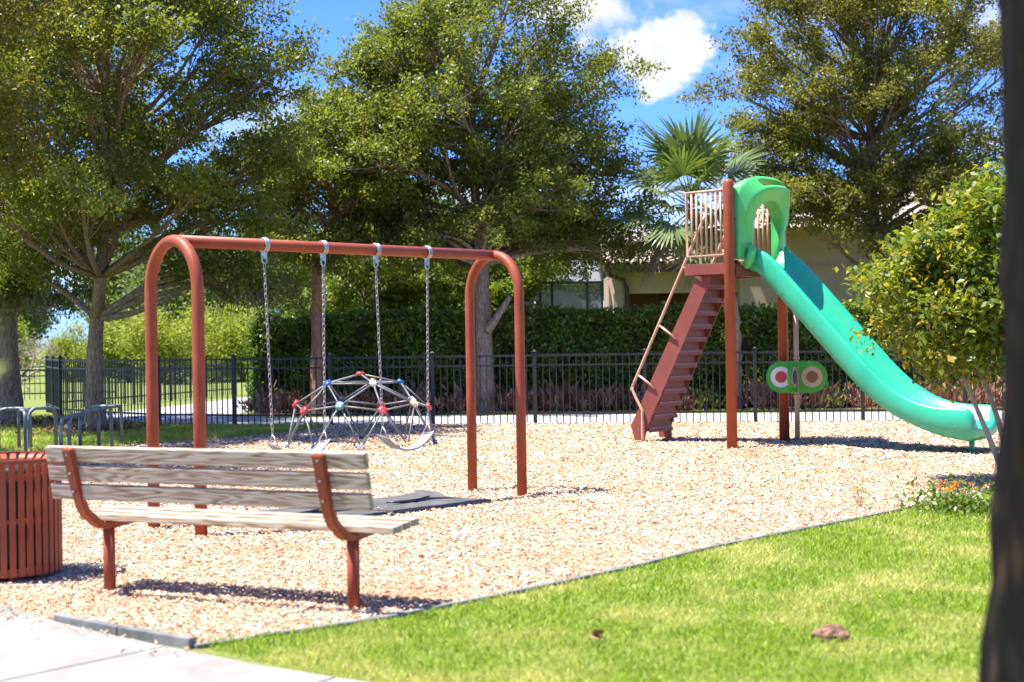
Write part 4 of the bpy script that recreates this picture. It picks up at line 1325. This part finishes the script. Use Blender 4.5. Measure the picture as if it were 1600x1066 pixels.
for i in range(12):
    for j in range(i + 1, 12):
        for k in range(j + 1, 12):
            if (i, j) in mids and (j, k) in mids and (i, k) in mids:
                a, b, c = mids[(i, j)], mids[(j, k)], mids[(i, k)]
                for p, q in ((a, b), (b, c), (a, c)): es.add((min(p, q), max(p, q)))
spin = Matrix.Rotation(R(24), 3, 'Z')
RD = 1.11
keep = [i for i, v in enumerate(nodesv) if v.z > -0.06]
npos = {i: Vector((spin @ nodesv[i]) * RD) for i in keep}
for i in keep: npos[i].z = max(1.05 * (max(npos[i].z, 0) / RD) ** 0.80, 0.05)
for a, b in sorted(es):
    if a in npos and b in npos and not (npos[a].z < 0.1 and npos[b].z < 0.1):
        MB().tube([npos[a], npos[b]], 0.0125, 8).build('strut', M_strut, dome)
order = sorted(keep, key=lambda i: (-round(npos[i].z, 1), math.atan2(npos[i].y, npos[i].x)))
ringcols = {0: ['red'], 1: ['blue', 'white', 'blue', 'orange', 'blue'], 2: ['red', 'red', 'teal', 'red', 'cream', 'red', 'white', 'red', 'navy', 'red'],
            3: ['steel', 'navy', 'steel', 'yellow', 'navy', 'steel', 'steel', 'navy', 'steel', 'steel']}
levels = sorted(set(round(npos[i].z, 1) for i in keep), reverse=True)
byring = {0: [], 1: [], 2: [], 3: []}
for i in order:
    z = npos[i].z / RD
    byring[0 if z > 0.93 else 1 if z > 0.72 else 2 if z > 0.25 else 3].append(i)
for r_, lst in byring.items():
    lst.sort(key=lambda i: (math.atan2(npos[i].y, npos[i].x) + math.pi * 1.02) % (2 * math.pi))
    for k, i in enumerate(lst):
        mb = MB(); nv = npos[i].normalized() if npos[i].z > 0.2 else Vector((npos[i].x, npos[i].y, 0.35)).normalized()
        sz = 0.066 if r_ in (0, 2) else 0.056 if r_ == 1 else 0.045
        mb.tube([npos[i] - nv * 0.022, npos[i] + nv * 0.008, npos[i] + nv * 0.026, npos[i] + nv * 0.032], [sz * 0.9, sz, sz * 0.85, sz * 0.45], 12)
        for q in range(5):
            a = q * 1.2566
            t1 = nv.orthogonal().normalized(); t2 = nv.cross(t1)
            c = npos[i] + (t1 * math.cos(a) + t2 * math.sin(a)) * sz * 0.62 + nv * 0.024
            mb.tube([c, c + nv * 0.014], 0.009, 6)
        mb.build('hub', M_hub[ringcols[r_][k % len(ringcols[r_])]], dome)

# ------------------------------------------------------------------ slide tower
U, W_ = Vector((0.80, -0.60, 0)), Vector((0.60, 0.80, 0))
SO = Vector((3.42, 19.80, 0))
tower = empty('slide_tower', SO, 'tall slide tower with maroon posts, ladder stairs, green hood and teal chute', 'slide')


def L_(u, w, z):
    return U * u + W_ * w + Vector((0, 0, z))


for w in (-0.79, 0.79):
    MB().tube([L_(0, w, -0.05), L_(0, w, 3.58), L_(0, w, 3.62), L_(0, w, 3.635)], [0.073, 0.073, 0.066, 0.04], 20).build('post', M_red, tower)
Mf = Matrix((U, W_, Vector((0, 0, 1)))).transposed()
MB().box(L_(-0.33, 0, 2.46), (0.72, 1.50, 0.07), Mf).build('deck', M_reddark, tower, 0.006)
for w in (-0.765, 0.765):
    MB().box(L_(-0.33, w, 2.44), (0.74, 0.028, 0.15), Mf).build('deck_fascia', M_reddark, tower, 0.004)
MB().box(L_(-0.705, 0, 2.44), (0.028, 1.50, 0.15), Mf).build('deck_fascia', M_reddark, tower, 0.004)
MB().box(L_(0.04, 0, 2.40), (0.05, 1.44, 0.13), Mf).build('deck_fascia', M_reddark, tower, 0.004)
for w in (-0.77, 0.77):
    gr = link('guard_rail', MB().tube([L_(-0.06, w, 3.50), L_(-0.66, w, 3.50), L_(-0.66, w, 2.62), L_(-0.06, w, 2.62)], 0.022, 10).mesh('guard_rail', M_tan), tower)
    for k in range(7):
        u = -0.12 - 0.075 * k - 0.01
        MB().tube([L_(u, w, 2.62), L_(u, w, 3.50)], 0.016, 8).build('baluster', M_tan, gr)
# ladder stairs
wn, wf = -0.27, 0.42
ub, ut, zt_ = -1.80, -0.66, 2.47
stair = link('stairs', MB().bar(L_(ut - 0.02, wn + 0.04, 2.40), L_(ut - 0.02, wf - 0.04, 2.40), 0.03, 0.10).mesh('stairs', M_reddark), tower)
sd_ = (L_(ut, 0, zt_) - L_(ub, 0, 0.0)).normalized()
for w in (wn, wf):
    # plate outline in u,z
    ang = math.atan2(zt_, ut - ub)
    hw = 0.105 if w == wn else 0.075
    nx_, nz_ = -math.sin(ang) * hw, math.cos(ang) * hw
    out = [(ub - 0.06, 0.03), (ub + 0.10, 0.03), (ub + 0.13 - nx_ * 0.2, 0.22), (ut - nx_, zt_ - nz_ - 0.08), (ut + 0.03, zt_ - 0.03), (ut - 0.09, zt_ - 0.03), (ut + nx_ - 0.04, zt_ + nz_ - 0.16), (ub + nx_ - 0.03, 0.24)]
    Vs = [L_(u, w - 0.008, z) for u, z in out] + [L_(u, w + 0.008, z) for u, z in out]
    n = len(out)
    MB().add(Vs, [tuple(range(n)), tuple(reversed(range(n, 2 * n)))] + [(i, n + i, n + (i + 1) % n, (i + 1) % n) for i in range(n)]).build('stringer', M_reddark, stair)
for k in range(13):
    z = 0.19 + k * 0.186
    uc = ub + (ut - ub) * z / zt_ + 0.015
    wm_ = (wn + wf) / 2; wl_ = wf - wn - 0.02
    mb = MB()
    mb.box(L_(uc - 0.01, wm_, z), (0.16, wl_, 0.012), Mf)
    mb.box(L_(uc + 0.072, wm_, z - 0.020), (0.008, wl_, 0.050), Mf)
    mb.box(L_(uc - 0.092, wm_, z - 0.020), (0.008, wl_, 0.050), Mf)
    mb.build('tread', M_reddark, stair)
    if k < 12:
        MB().box(L_(uc + 0.048, wm_, z + 0.090), (0.006, wl_, 0.166), Mf).build('riser', M_reddark, stair)
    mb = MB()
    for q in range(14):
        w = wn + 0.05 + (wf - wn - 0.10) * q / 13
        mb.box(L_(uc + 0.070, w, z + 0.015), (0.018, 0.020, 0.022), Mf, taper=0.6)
    tag(mb.build('grip_teeth', M_teethlit, stair), 'row of grip teeth along the step edge, coloured pale as if sunlit', kind='stuff')
for w, sg in ((wn - 0.05, -1), (wf + 0.05, 1)):
    hr = link('handrail', MB().tube(catmull([L_(-0.62, w, 3.22), L_(-0.86, w, 2.76), L_(-1.80, w, 0.93), L_(-1.855, w, 0.80), L_(-1.83, w, 0.70), L_(-1.71, w, 0.48), L_(-1.70, w, 0.40), L_(-1.70, w, -0.03)], 4), 0.021, 10).mesh('handrail', M_tan), tower)
    for zr in (2.52, 1.70, 0.99):
        ur_ = -0.86 - (2.76 - zr) / 1.95
        MB().tube([L_(ur_, w, zr), L_(ur_ + 0.27, w + 0.02, zr - 0.20)], 0.017, 8).build('rail_bracket', M_tan, hr)

# chute: swept section
prof = [(0.10, 2.49), (0.22, 2.45), (0.36, 2.33), (0.60, 2.07), (1.0, 1.63), (1.4, 1.19), (1.70, 0.87), (1.95, 0.655), (2.2, 0.50), (2.5, 0.385), (2.8, 0.335), (3.02, 0.325), (3.16, 0.31)]
cpts = catmull(prof, 4)


def section(f_end, f_top):
    hw = 0.49
    wall = 0.24 + 0.02 * f_end
    under = 0.05 + 0.09 * f_end
    inn = [(-hw, 0.02), (-hw - 0.015, wall - 0.03), (-hw + 0.005, wall), (-hw + 0.05, wall + 0.006), (-hw + 0.085, wall - 0.02), (-hw + 0.13, 0.13), (-hw + 0.19, 0.055), (-hw + 0.27, 0.018), (-0.10, 0.004), (0.10, 0.004),
           (hw - 0.27, 0.018), (hw - 0.19, 0.055), (hw - 0.13, 0.13), (hw - 0.085, wall - 0.02), (hw - 0.05, wall + 0.006), (hw - 0.005, wall), (hw + 0.015, wall - 0.03), (hw, 0.02),
           (hw - 0.05, -under), (hw - 0.2, -under - 0.03), (-hw + 0.2, -under - 0.03), (-hw + 0.05, -under)]
    return inn


Vc, Fc = [], []
NP = None
m = len(cpts)
for i, p in enumerate(cpts):
    t = cpts[min(i + 1, m - 1)] - cpts[max(i - 1, 0)]
    t = t / np.linalg.norm(t)
    nx_, nz_ = -t[1], t[0]
    if nz_ < 0: nx_, nz_ = -nx_, -nz_
    fe = max(0.0, (p[0] - 2.35) / 0.75); fe = min(fe, 1.0)
    sec = section(fe, 0)
    if i >= m - 3:      # rounded lip
        k = (0.92, 0.80, 0.55)[i - (m - 3)]
        sec = [(w * (0.97 + 0.03 * k), h * k - (0.02 if h > 0.1 else 0) * (1 - k)) for w, h in sec]
    NP = len(sec)
    for w, h in sec:
        Vc.append(L_(p[0] + nx_ * h, w, p[1] + nz_ * h))
for i in range(m - 1):
    for k in range(NP):
        Fc.append((i * NP + k, (i + 1) * NP + k, (i + 1) * NP + (k + 1) % NP, i * NP + (k + 1) % NP))
Fc.append(tuple(range(NP))); Fc.append(tuple(reversed(range((m - 1) * NP, m * NP))))
me = MB().add(Vc, Fc, True).mesh('chute', M_teal)
bm = bmesh.new(); bm.from_mesh(me); bmesh.ops.recalc_face_normals(bm, faces=bm.faces); bm.to_mesh(me); bm.free()
chute = link('chute', me, tower)
MB().tube([L_(2.98, 0.0, -0.05), L_(2.98, 0, 0.22)], 0.035, 12).build('chute_foot', M_teal, tower)

# hood: loft from a square-shouldered back outline to an arched mouth


def hood_curve(kind, s):
    """s in 0..1 from near foot over the top to far foot; returns (u, w, z)"""
    sg = -1 if s < 0.5 else 1
    q = 1 - abs(2 * s - 1)          # 0 at foot, 1 at crown
    if kind == 0:       # back, against the posts
        if q < 0.62:
            return Vector((0.02, sg * 0.70, 2.56 + (3.52 - 2.56) * q / 0.62))
        k = (q - 0.62) / 0.38
        return Vector((0.02, sg * 0.70 * math.cos(k * math.pi / 2) ** 0.75, 3.52 + 0.13 * math.sin(k * math.pi / 2)))
    if kind == 1:       # shoulder
        if q < 0.55:
            return Vector((0.10, sg * (0.70 - 0.02 * q), 2.55 + (3.40 - 2.55) * q / 0.55))
        k = (q - 0.55) / 0.45
        return Vector((0.09 + 0.13 * k, sg * 0.69 * math.cos(k * math.pi / 2) ** 0.6, 3.40 + 0.31 * math.sin(k * math.pi / 2)))
    if kind == 2:       # brim, flaring forward at the shoulders
        if q < 0.45:
            k = q / 0.45
            return Vector((0.12 + 0.06 * k ** 2, sg * (0.60 - 0.07 * math.sin(k * math.pi) + 0.03 * k), 2.56 + (3.12 - 2.56) * k))
        k = (q - 0.45) / 0.55
        return Vector((0.18 + 0.26 * k ** 1.5, sg * (0.63 * math.cos(k * math.pi / 2) ** 0.6), 3.12 + 0.42 * math.sin(k * math.pi / 2)))
    if kind == 3:       # inner mouth edge
        if q < 0.45:
            k = q / 0.45
            return Vector((0.15 + 0.04 * k ** 2, sg * (0.44 - 0.05 * math.sin(k * math.pi)), 2.60 + (3.02 - 2.60) * k))
        k = (q - 0.45) / 0.55
        return Vector((0.19 + 0.10 * k ** 1.5, sg * 0.44 * math.cos(k * math.pi / 2) ** 0.85, 3.02 + 0.36 * math.sin(k * math.pi / 2)))
    # back mouth, towards the deck
    if q < 0.5:
        return Vector((0.03, sg * 0.40, 2.56 + (3.10 - 2.56) * q / 0.5))
    k = (q - 0.5) / 0.5
    return Vector((0.03, sg * 0.40 * math.cos(k * math.pi / 2) ** 0.9, 3.10 + 0.28 * math.sin(k * math.pi / 2)))


NSs = 48
rows = []
for a, b, n in ((0, 1, 3), (1, 2, 6), (2, 3, 3), (3, 4, 5)):
    for k in range(n):
        rows.append((a, b, k / n))
rows.append((3, 4, 1.0))
Vh, Fh = [], []
for (a, b, t) in rows:
    for i in range(NSs + 1):
        s = i / NSs
        t2 = t * t * (3 - 2 * t) if (a, b) == (1, 2) else t
        p = hood_curve(a, s).lerp(hood_curve(b, s), t2)
        Vh.append(L_(p.x, p.y, p.z))
for r_ in range(len(rows) - 1):
    for i in range(NSs):
        crown_hole = rows[r_][0] == 1 and 2 <= r_ - 3 <= 3 and abs(i - NSs / 2 + 0.5) < 3.5
        side_hole = False
        if crown_hole: continue
        Fh.append((r_ * (NSs + 1) + i, (r_ + 1) * (NSs + 1) + i, (r_ + 1) * (NSs + 1) + i + 1, r_ * (NSs + 1) + i + 1))
hood = MB().add(Vh, Fh, True).build('hood', M_green, tower)
sol = hood.modifiers.new('thickness', 'SOLIDIFY'); sol.thickness = 0.018; sol.offset = 0
sub = hood.modifiers.new('smooth', 'SUBSURF'); sub.levels = 1; sub.render_levels = 1
for sg in (-1, 1):   # moulded skirt where hood meets chute
    mb = MB()
    mb.tube([L_(0.11, sg * 0.56, 2.46), L_(0.19, sg * 0.555, 2.55), L_(0.22, sg * 0.55, 2.68), L_(0.18, sg * 0.55, 2.78)], [0.05, 0.07, 0.06, 0.02], 12)
    mb.build('hood_skirt', M_green, tower)

for sg in (-1, 1):   # fixing bolts
    for z in (2.75, 3.10, 3.42):
        c = L_(0.055, sg * 0.70, z)
        MB().tube([c, c + W_ * sg * 0.016], 0.014, 8).build('bolt', M_galvdull, tower)
    for u, z in ((0.62, 2.10), (1.05, 1.63), (1.50, 1.14), (2.62, 0.40), (2.95, 0.36)):
        c = L_(u, sg * 0.488, z)
        MB().tube([c, c + W_ * sg * 0.012], 0.011, 8).build('bolt', M_galvdull, tower)

# spinner panel on a tan pole beside the chute
spn = empty('spinner_panel', (4.03, 20.18, 0), 'green three wing play panel with round discs on a tan pole under the slide', 'play panel')
MB().tube([(0, 0, -0.05), (0, 0, 2.32)], 0.036, 14).build('pole', M_tan, spn)
for z in (0.66, 1.20):
    MB().tube([(0, 0, z - 0.02), (0, 0, z + 0.02)], 0.047, 14).build('collar', M_tan, spn)
for k, (ang, discs) in enumerate(((R(-12), ('beige', 'amber')), (R(-116), ('beige', 'navy')), (R(160), ('white', 'red')))):
    d = Vector((math.cos(ang), math.sin(ang), 0)); nv = Vector((math.sin(ang), -math.cos(ang), 0))
    out = [(0.02, -0.225), (0.22, -0.225)] + [(0.22 + 0.21 * math.sin(a), -0.225 * math.cos(a)) for a in np.linspace(0.15, math.pi - 0.15, 12)] + [(0.22, 0.225), (0.02, 0.225)]
    cz = 0.93
    n = len(out)
    Vp_ = [d * x + nv * -0.02 + Vector((0, 0, cz + z)) for x, z in out] + [d * x + nv * 0.02 + Vector((0, 0, cz + z)) for x, z in out]
    wing = MB().add(Vp_, [tuple(range(n)), tuple(reversed(range(n, 2 * n)))] + [(i, n + i, n + (i + 1) % n, (i + 1) % n) for i in range(n)]).build('wing', M_panel, spn, 0.006)
    mm = {'beige': M_beige, 'amber': M_amber, 'navy': M_hub['navy'], 'white': M_hub['white'], 'red': M_hub['red']}
    for r_, th, nm in ((0.148, 0.030, discs[0]), (0.082 if k != 1 else 0.1, 0.036, discs[1])):
        cc_ = d * 0.215 + Vector((0, 0, cz))
        MB().tube([cc_ - nv * th, cc_ + nv * th], r_, 28, smooth=False).build('disc', mm[nm], wing)

# ------------------------------------------------------------------ bench (seen from behind)
FL, FR = Vector((-2.485, 8.71, 0)), Vector((-0.913, 8.01, 0))
be = (FR - FL).normalized(); bn = Vector((-be.y, be.x, 0))     # along, facing the playground
bench = empty('park_bench', (FL + FR) / 2, 'weathered wooden bench with red brown steel legs, seen from behind', 'bench')
hs_ = (FR - FL).length / 2
Mb = Matrix((be, bn, Vector((0, 0, 1)))).transposed()


def bp_(e, n_, z): return be * e + bn * n_ + Vector((0, 0, z))


lo_e, hi_e = -hs_ - 0.20, hs_ + 0.27
for k, (zc, nc, tilt) in enumerate(((0.868, -0.298, -11), (0.755, -0.276, -11), (0.642, -0.253, -11))):
    a = R(tilt)
    Mt = Mb @ Matrix.Rotation(-a, 3, 'X')
    o = link('back_board', MB().box((0, 0, 0), (hi_e - lo_e, 0.040, 0.092)).mesh('back_board', M_wood, 0.006), bench)
    o.location = bp_((lo_e + hi_e) / 2, nc, zc); o.rotation_euler = Mt.to_euler()
for k, n_ in enumerate((-0.005, 0.10, 0.205)):
    o = link('seat_board', MB().box((0, 0, 0), (hi_e - lo_e, 0.094, 0.040)).mesh('seat_board', M_wood, 0.006), bench)
    o.location = bp_((lo_e + hi_e) / 2 + 0.02, n_, 0.462 + 0.008 * k); o.rotation_euler = Mb.to_euler()
for e in (-hs_, hs_):
    sup = MB()
    # bent flat channel: under the seat, round the corner, up the back
    pts = catmull([(0.26, 0.437), (0.12, 0.430), (0.02, 0.424), (-0.06, 0.430), (-0.14, 0.468), (-0.20, 0.535), (-0.238, 0.62), (-0.275, 0.73), (-0.325, 0.905)], 5)
    Vq, Fq = [], []
    for i, p in enumerate(pts):
        t = pts[min(i + 1, len(pts) - 1)] - pts[max(i - 1, 0)]; t = t / np.linalg.norm(t)
        nx_, nz_ = t[1], -t[0]
        for dw, dn in ((-0.035, -0.021), (0.035, -0.021), (0.035, 0.021), (-0.035, 0.021)):
            sc = 0.55 if i == len(pts) - 1 or i == 0 else 1.0
            # keep the channel behind / below the boards
            Vq.append(bp_(e + dw, p[0] - 0.021 * 0 + nx_ * dn - (0.028 if p[1] > 0.5 else 0.0), p[1] + nz_ * dn - (0.012 if p[1] < 0.5 else 0)))
    npt = len(pts)
    for i in range(npt - 1):
        a, b = i * 4, i * 4 + 4
        Fq += [(a, a + 1, b + 1, b), (a + 1, a + 2, b + 2, b + 1), (a + 2, a + 3, b + 3, b + 2), (a + 3, a, b, b + 3)]
    Fq += [(3, 2, 1, 0), ((npt - 1) * 4, (npt - 1) * 4 + 1, (npt - 1) * 4 + 2, (npt - 1) * 4 + 3)]
    me = MB().add(Vq, Fq, False).mesh('bench_support', M_red)
    bm = bmesh.new(); bm.from_mesh(me); bmesh.ops.recalc_face_normals(bm, faces=bm.faces)
    bmesh.ops.bevel(bm, geom=[ee for ee in bm.edges if ee.calc_face_angle(0) > 0.9], offset=0.006, segments=2, affect='EDGES'); bm.to_mesh(me); bm.free()
    sp_ = link('bench_support', me, bench)
    MB().tube([bp_(e, 0, -0.05), bp_(e, 0, 0.412)], 0.036, 16).build('leg', M_red, bench)
    for (zc, nc) in ((0.868, -0.366), (0.755, -0.344), (0.642, -0.318)):
        c = bp_(e, nc, zc)
        MB().tube([c + bn * 0.02, c - bn * 0.003], 0.007, 8).build('bolt', M_galvdull, sp_)

# ------------------------------------------------------------------ litter bin
BC = Vector((-3.31, 9.30, 0))
bin_ = empty('litter_bin', BC, 'round red brown slatted steel litter bin left of the bench', 'litter bin')
RB = 0.335
sl = MB()
pr_ = [(RB, 0.05), (RB, 0.30), (RB, 0.60), (RB, 0.72), (RB + 0.010, 0.755), (RB + 0.035, 0.778), (RB + 0.062, 0.786)]
Vs, Fs = [], []
for i, (r_, z) in enumerate(pr_):
    wid = 0.0195
    for dr, dy in ((0, -wid), (0, wid), (-0.007, wid), (-0.007, -wid)):
        zz_ = z
        if i >= 5: zz_ = z - (0.007 if dr < 0 else 0)
        Vs.append((r_ + (dr if i < 5 else 0), dy, zz_))
for i in range(len(pr_) - 1):
    a, b = i * 4, i * 4 + 4
    Fs += [(a, b, b + 1, a + 1), (a + 1, b + 1, b + 2, a + 2), (a + 2, b + 2, b + 3, a + 3), (a + 3, b + 3, b, a)]
Fs += [(0, 1, 2, 3), (27, 26, 25, 24)]
slat_me = MB().add(Vs, Fs, False).mesh('slat', M_red)
for k in range(38):
    o = link('slat', slat_me, bin_); o.rotation_euler = (0, 0, 2 * math.pi * k / 38)


def ring(r_, z, hw, th, mat, name, parent):
    Vr, Fr = [], []
    n = 56
    for k in range(n):
        a = 2 * math.pi * k / n
        for dr, dz in ((0, -hw), (th, -hw), (th, hw), (0, hw)):
            Vr.append(((r_ + dr) * math.cos(a), (r_ + dr) * math.sin(a), z + dz))
    for k in range(n):
        a, b = k * 4, ((k + 1) % n) * 4
        Fr += [(a + i, b + i, b + (i + 1) % 4, a + (i + 1) % 4) for i in range(4)]
    me = MB().add(Vr, Fr, False).mesh(name, mat)
    bm = bmesh.new(); bm.from_mesh(me); bmesh.ops.recalc_face_normals(bm, faces=bm.faces); bm.to_mesh(me); bm.free()
    return link(name, me, parent)


ring(RB - 0.020, 0.075, 0.025, 0.010, M_red, 'band', bin_)
ring(RB - 0.020, 0.68, 0.020, 0.010, M_red, 'band', bin_)
ring(RB + 0.064, 0.784, 0.012, 0.022, M_red, 'rim', bin_)
ring(RB - 0.020, 0.40, 0.015, 0.010, M_red, 'band', bin_)
MB().tube([(0, 0, 0.05), (0, 0, 0.08), (0, 0, 0.70), (0, 0, 0.74)], [0.26, 0.275, 0.285, 0.275], 32).build('liner', M_black, bin_)
for k in range(4):
    a = k * math.pi / 2 + 0.4
    MB().tube([(0.25 * math.cos(a), 0.25 * math.sin(a), 0), (0.25 * math.cos(a), 0.25 * math.sin(a), 0.06)], 0.02, 8).build('foot', M_red, bin_)
MB().prism([(BC.x - 0.50, BC.y - 0.42), (BC.x + 0.50, BC.y - 0.42), (BC.x + 0.53, BC.y + 0.5), (BC.x - 0.5, BC.y + 0.5)], -0.05, 0.016).build('bin_pad', M_concrete, None, 0.01)
tag(bpy.data.objects['bin_pad'], 'concrete pad under the litter bin', 'pad', kind='structure')

# ------------------------------------------------------------------ bike racks


def hoop(a, b, h, r, parent, rad=0.16):
    a, b = Vector(a), Vector(b)
    d = (b - a).normalized(); up = Vector((0, 0, 1))
    pts = [a, a + up * (h - rad)]
    for k in range(1, 6):
        t = math.pi / 2 * k / 5
        pts.append(a + up * (h - rad) + d * rad * (1 - math.cos(t)) + up * rad * math.sin(t))
    for k in range(0, 6):
        t = math.pi / 2 * (1 - k / 5)
        pts.append(b + up * (h - rad) - d * rad * (1 - math.cos(t)) + up * rad * math.sin(t))
    pts.append(b)
    return MB().tube(pts, r, 10).build('hoop', M_galvdull, parent)


rk = empty('bike_rack', (-6.0, 19.3, 0), 'grey tubular bike rack of long hoops receding behind the left end of the bench', 'bike rack', 'bike racks')
o0 = Vector((-6.0, 19.3, 0))
hoop(Vector((-5.63, 17.7, 0)) - o0, Vector((-5.80, 19.9, 0)) - o0, 0.62, 0.024, rk)
hoop(Vector((-5.62, 18.0, 0)) - o0, Vector((-5.93, 21.0, 0)) - o0, 0.62, 0.024, rk)
hoop(Vector((-5.85, 19.2, 0)) - o0, Vector((-5.92, 21.5, 0)) - o0, 0.62, 0.024, rk)
MB().tube([Vector((-6.42, 21.45, 0.61)) - o0, Vector((-5.9, 21.4, 0.61)) - o0], 0.022, 8).build('cross_bar', M_galvdull, rk)
MB().tube([Vector((-5.64, 18.2, 0.61)) - o0, Vector((-5.84, 19.4, 0.61)) - o0], 0.018, 8).build('cross_bar', M_galvdull, rk)
rk = empty('bike_rack', (-7.1, 20.8, 0), 'grey tubular bike rack of overlapping hoops above the litter bin', 'bike rack', 'bike racks')
o0 = Vector((-7.1, 20.8, 0))
hoop(Vector((-7.52, 20.75, 0)) - o0, Vector((-7.08, 20.85, 0)) - o0, 0.62, 0.026, rk, 0.13)
hoop(Vector((-7.30, 21.0, 0)) - o0, Vector((-7.0, 20.4, 0)) - o0, 0.60, 0.024, rk, 0.13)
hoop(Vector((-7.06, 20.75, 0)) - o0, Vector((-6.77, 21.05, 0)) - o0, 0.62, 0.026, rk, 0.12)
hoop(Vector((-7.95, 20.75, 0)) - o0, Vector((-7.60, 21.0, 0)) - o0, 0.62, 0.026, rk, 0.12)
MB().tube([Vector((-7.8, 20.9, 0.61)) - o0, Vector((-6.9, 20.95, 0.61)) - o0], 0.02, 8).build('cross_bar', M_galvdull, rk)

# ------------------------------------------------------------------ leaning shrub in front of the slide foot
rgs = np.random.default_rng(55)
sh = empty('leaning_bush', (4.86, 14.0, 0), 'yellow green leafy bush leaning over the foot of the slide at right', 'bush')
mb = MB(); cl = []
Cc = np.array([-0.40, 0.0, 2.05])
for k in range(150):
    d = rgs.normal(size=3); d /= np.linalg.norm(d)
    q = Cc + d * np.array([1.02, 0.85, 1.15]) * rgs.uniform(0.30, 0.98)
    if q[2] < 0.95 + 0.2 * rgs.random() or q[2] - 2.0 > 1.2 + q[0] * 0.9: continue
    cl.append(q)
bases = [(np.array([0.02, 0, -0.05]), np.array([-0.55, 0, 1.35])), (np.array([0.12, 0.05, -0.05]), np.array([-0.12, 0, 1.4])), (np.array([0.06, -0.05, -0.05]), np.array([0.18, 0.1, 1.35])),
         (np.array([0.05, 0.05, -0.05]), np.array([-0.30, 0.25, 1.4]))]
for a, e in bases:
    mb.tube(bez(a, (a + e) / 2 + np.array([0.10, 0, 0.05]) + rgs.normal(size=3) * 0.05, e, 9), [0.034 - 0.002 * i for i in range(9)], 8)
for q in cl:
    e = bases[rgs.integers(0, 4)][1]
    mb.tube(bez(e, (e + q) / 2 + rgs.normal(size=3) * 0.06, q, 5), [0.016, 0.013, 0.010, 0.007, 0.004], 5, cap=False)
mb.build('stems', M_twig, sh)
cl = np.array(cl)
pp = np.repeat(cl, 190, 0); pp = pp + rgs.normal(size=pp.shape) * np.array([0.12, 0.12, 0.11])
sp = cl[(cl[:, 2] > 1.7)]
tips = np.repeat(sp, 26, 0); tips = tips + (tips - Cc) * rgs.uniform(0.03, 0.24, (len(tips), 1)) + rgs.normal(size=tips.shape) * 0.06
pp = np.concatenate([pp, tips])
link('foliage', np_mesh('foliage', leaf_cloud(pp, 0.085, rgs, up=0.7, aspect=0.52), quads(len(pp)), M_leafy), sh)

# orange flowering plant at the lawn edge
fl = empty('flower_plant', (3.72, 11.9, 0), 'small dark green plant with orange flowers at the lawn edge', 'flowers')
n = 900
p = rgs.normal(size=(n, 3)) * np.array([0.20, 0.18, 0.10]); p[:, 2] = np.abs(p[:, 2]) + 0.04
link('foliage', np_mesh('foliage', leaf_cloud(p, 0.055, rgs, up=0.8, aspect=0.5), quads(n), M_leafh), fl)
mb = MB()
for k in range(9):
    a = k * 0.7
    mb.tube([(0, 0, 0), (0.1 * math.cos(a), 0.1 * math.sin(a), 0.12), (0.24 * math.cos(a), 0.22 * math.sin(a), 0.24)], [0.006, 0.005, 0.003], 4)
mb.build('stems', M_twig, fl)
for k in range(13):
    a = rgs.uniform(0, 6.28); rd = rgs.uniform(0.05, 0.33)
    c = np.array([math.cos(a) * rd, math.sin(a) * rd * 0.85, 0.27 - rd * 0.35 + rgs.uniform(0, 0.05)])
    q = c + rgs.normal(size=(26, 3)) * np.array([0.016, 0.016, 0.008])
    link('flower', np_mesh('flower', leaf_cloud(q, 0.015, rgs, up=1.2, aspect=0.9), quads(26), M_orange), fl)
f2 = empty('flower_sprig', (2.98, 12.25, 0), 'thin sprig with yellow flower standing alone in the wood chips', 'flowers')
mb = MB()
for k in range(4): mb.tube([(0, 0, 0), (0.02 * (k - 1.5), 0.01, 0.10), (0.05 * (k - 1.5), 0.02, 0.2)], 0.003, 4)
mb.build('stems', M_twig, f2)
q = rgs.normal(size=(50, 3)) * np.array([0.05, 0.04, 0.05]) + np.array([0, 0, 0.17])
tag(link('petals', np_mesh('petals', leaf_cloud(q, 0.03, rgs), quads(50), M_leafy), f2), kind='stuff')

# small things on the ground
cl_ = empty('dry_clod', (1.56, 7.02, 0), 'small grey brown clod lying in the sunny lawn', 'clod')
V, F = [], []
bm = bmesh.new(); bmesh.ops.create_icosphere(bm, subdivisions=3, radius=0.09)
for v in bm.verts:
    f = 1 + 0.22 * math.sin(v.co.x * 60) * math.cos(v.co.y * 47) + rgs.normal() * 0.06
    v.co = Vector((v.co.x * f, v.co.y * f * 0.8, v.co.z * f * 0.55 + 0.02))
me = bpy.data.meshes.new('clod'); bm.to_mesh(me); bm.free(); me.materials.append(M_soil)
link('clod_body', me, cl_)
for k in range(28):
    a = rgs.uniform(0, 6.28)
    pass
# dry leaf litter under the left oaks
npt = 2600
x = np.concatenate([rgs.normal(-9.6, 0.8, npt // 2), rgs.normal(-7.4, 0.5, npt // 2)]); y = np.concatenate([rgs.normal(27.9, 0.9, npt // 2), rgs.normal(25.3, 0.6, npt // 2)])
q = np.stack([x, y, np.abs(rgs.normal(size=len(x))) * 0.03 + 0.05], 1)
tag(link('leaf_litter', np_mesh('leaf_litter', leaf_cloud(q, 0.09, rgs, up=2.5), quads(len(q)), M_litter)), 'brown fallen leaves around the left oak trunks', 'leaf litter', kind='stuff')
for k, (x, y, lb) in enumerate(((2.05, 12.3, 'small dry red leaf lying on the sunlit wood chips right of centre'), (0.35, 6.95, 'tiny pale dry leaf lying on the lawn'))):
    q = np.array([[0, 0, 0.035], [0.02, 0.01, 0.04]])
    o = link('dry_leaf', np_mesh('dry_leaf', leaf_cloud(q, 0.075, rgs, up=2, aspect=0.6), quads(2), M_litter)); o.location = (x, y, 0.012)
    tag(o, lb, 'leaf')
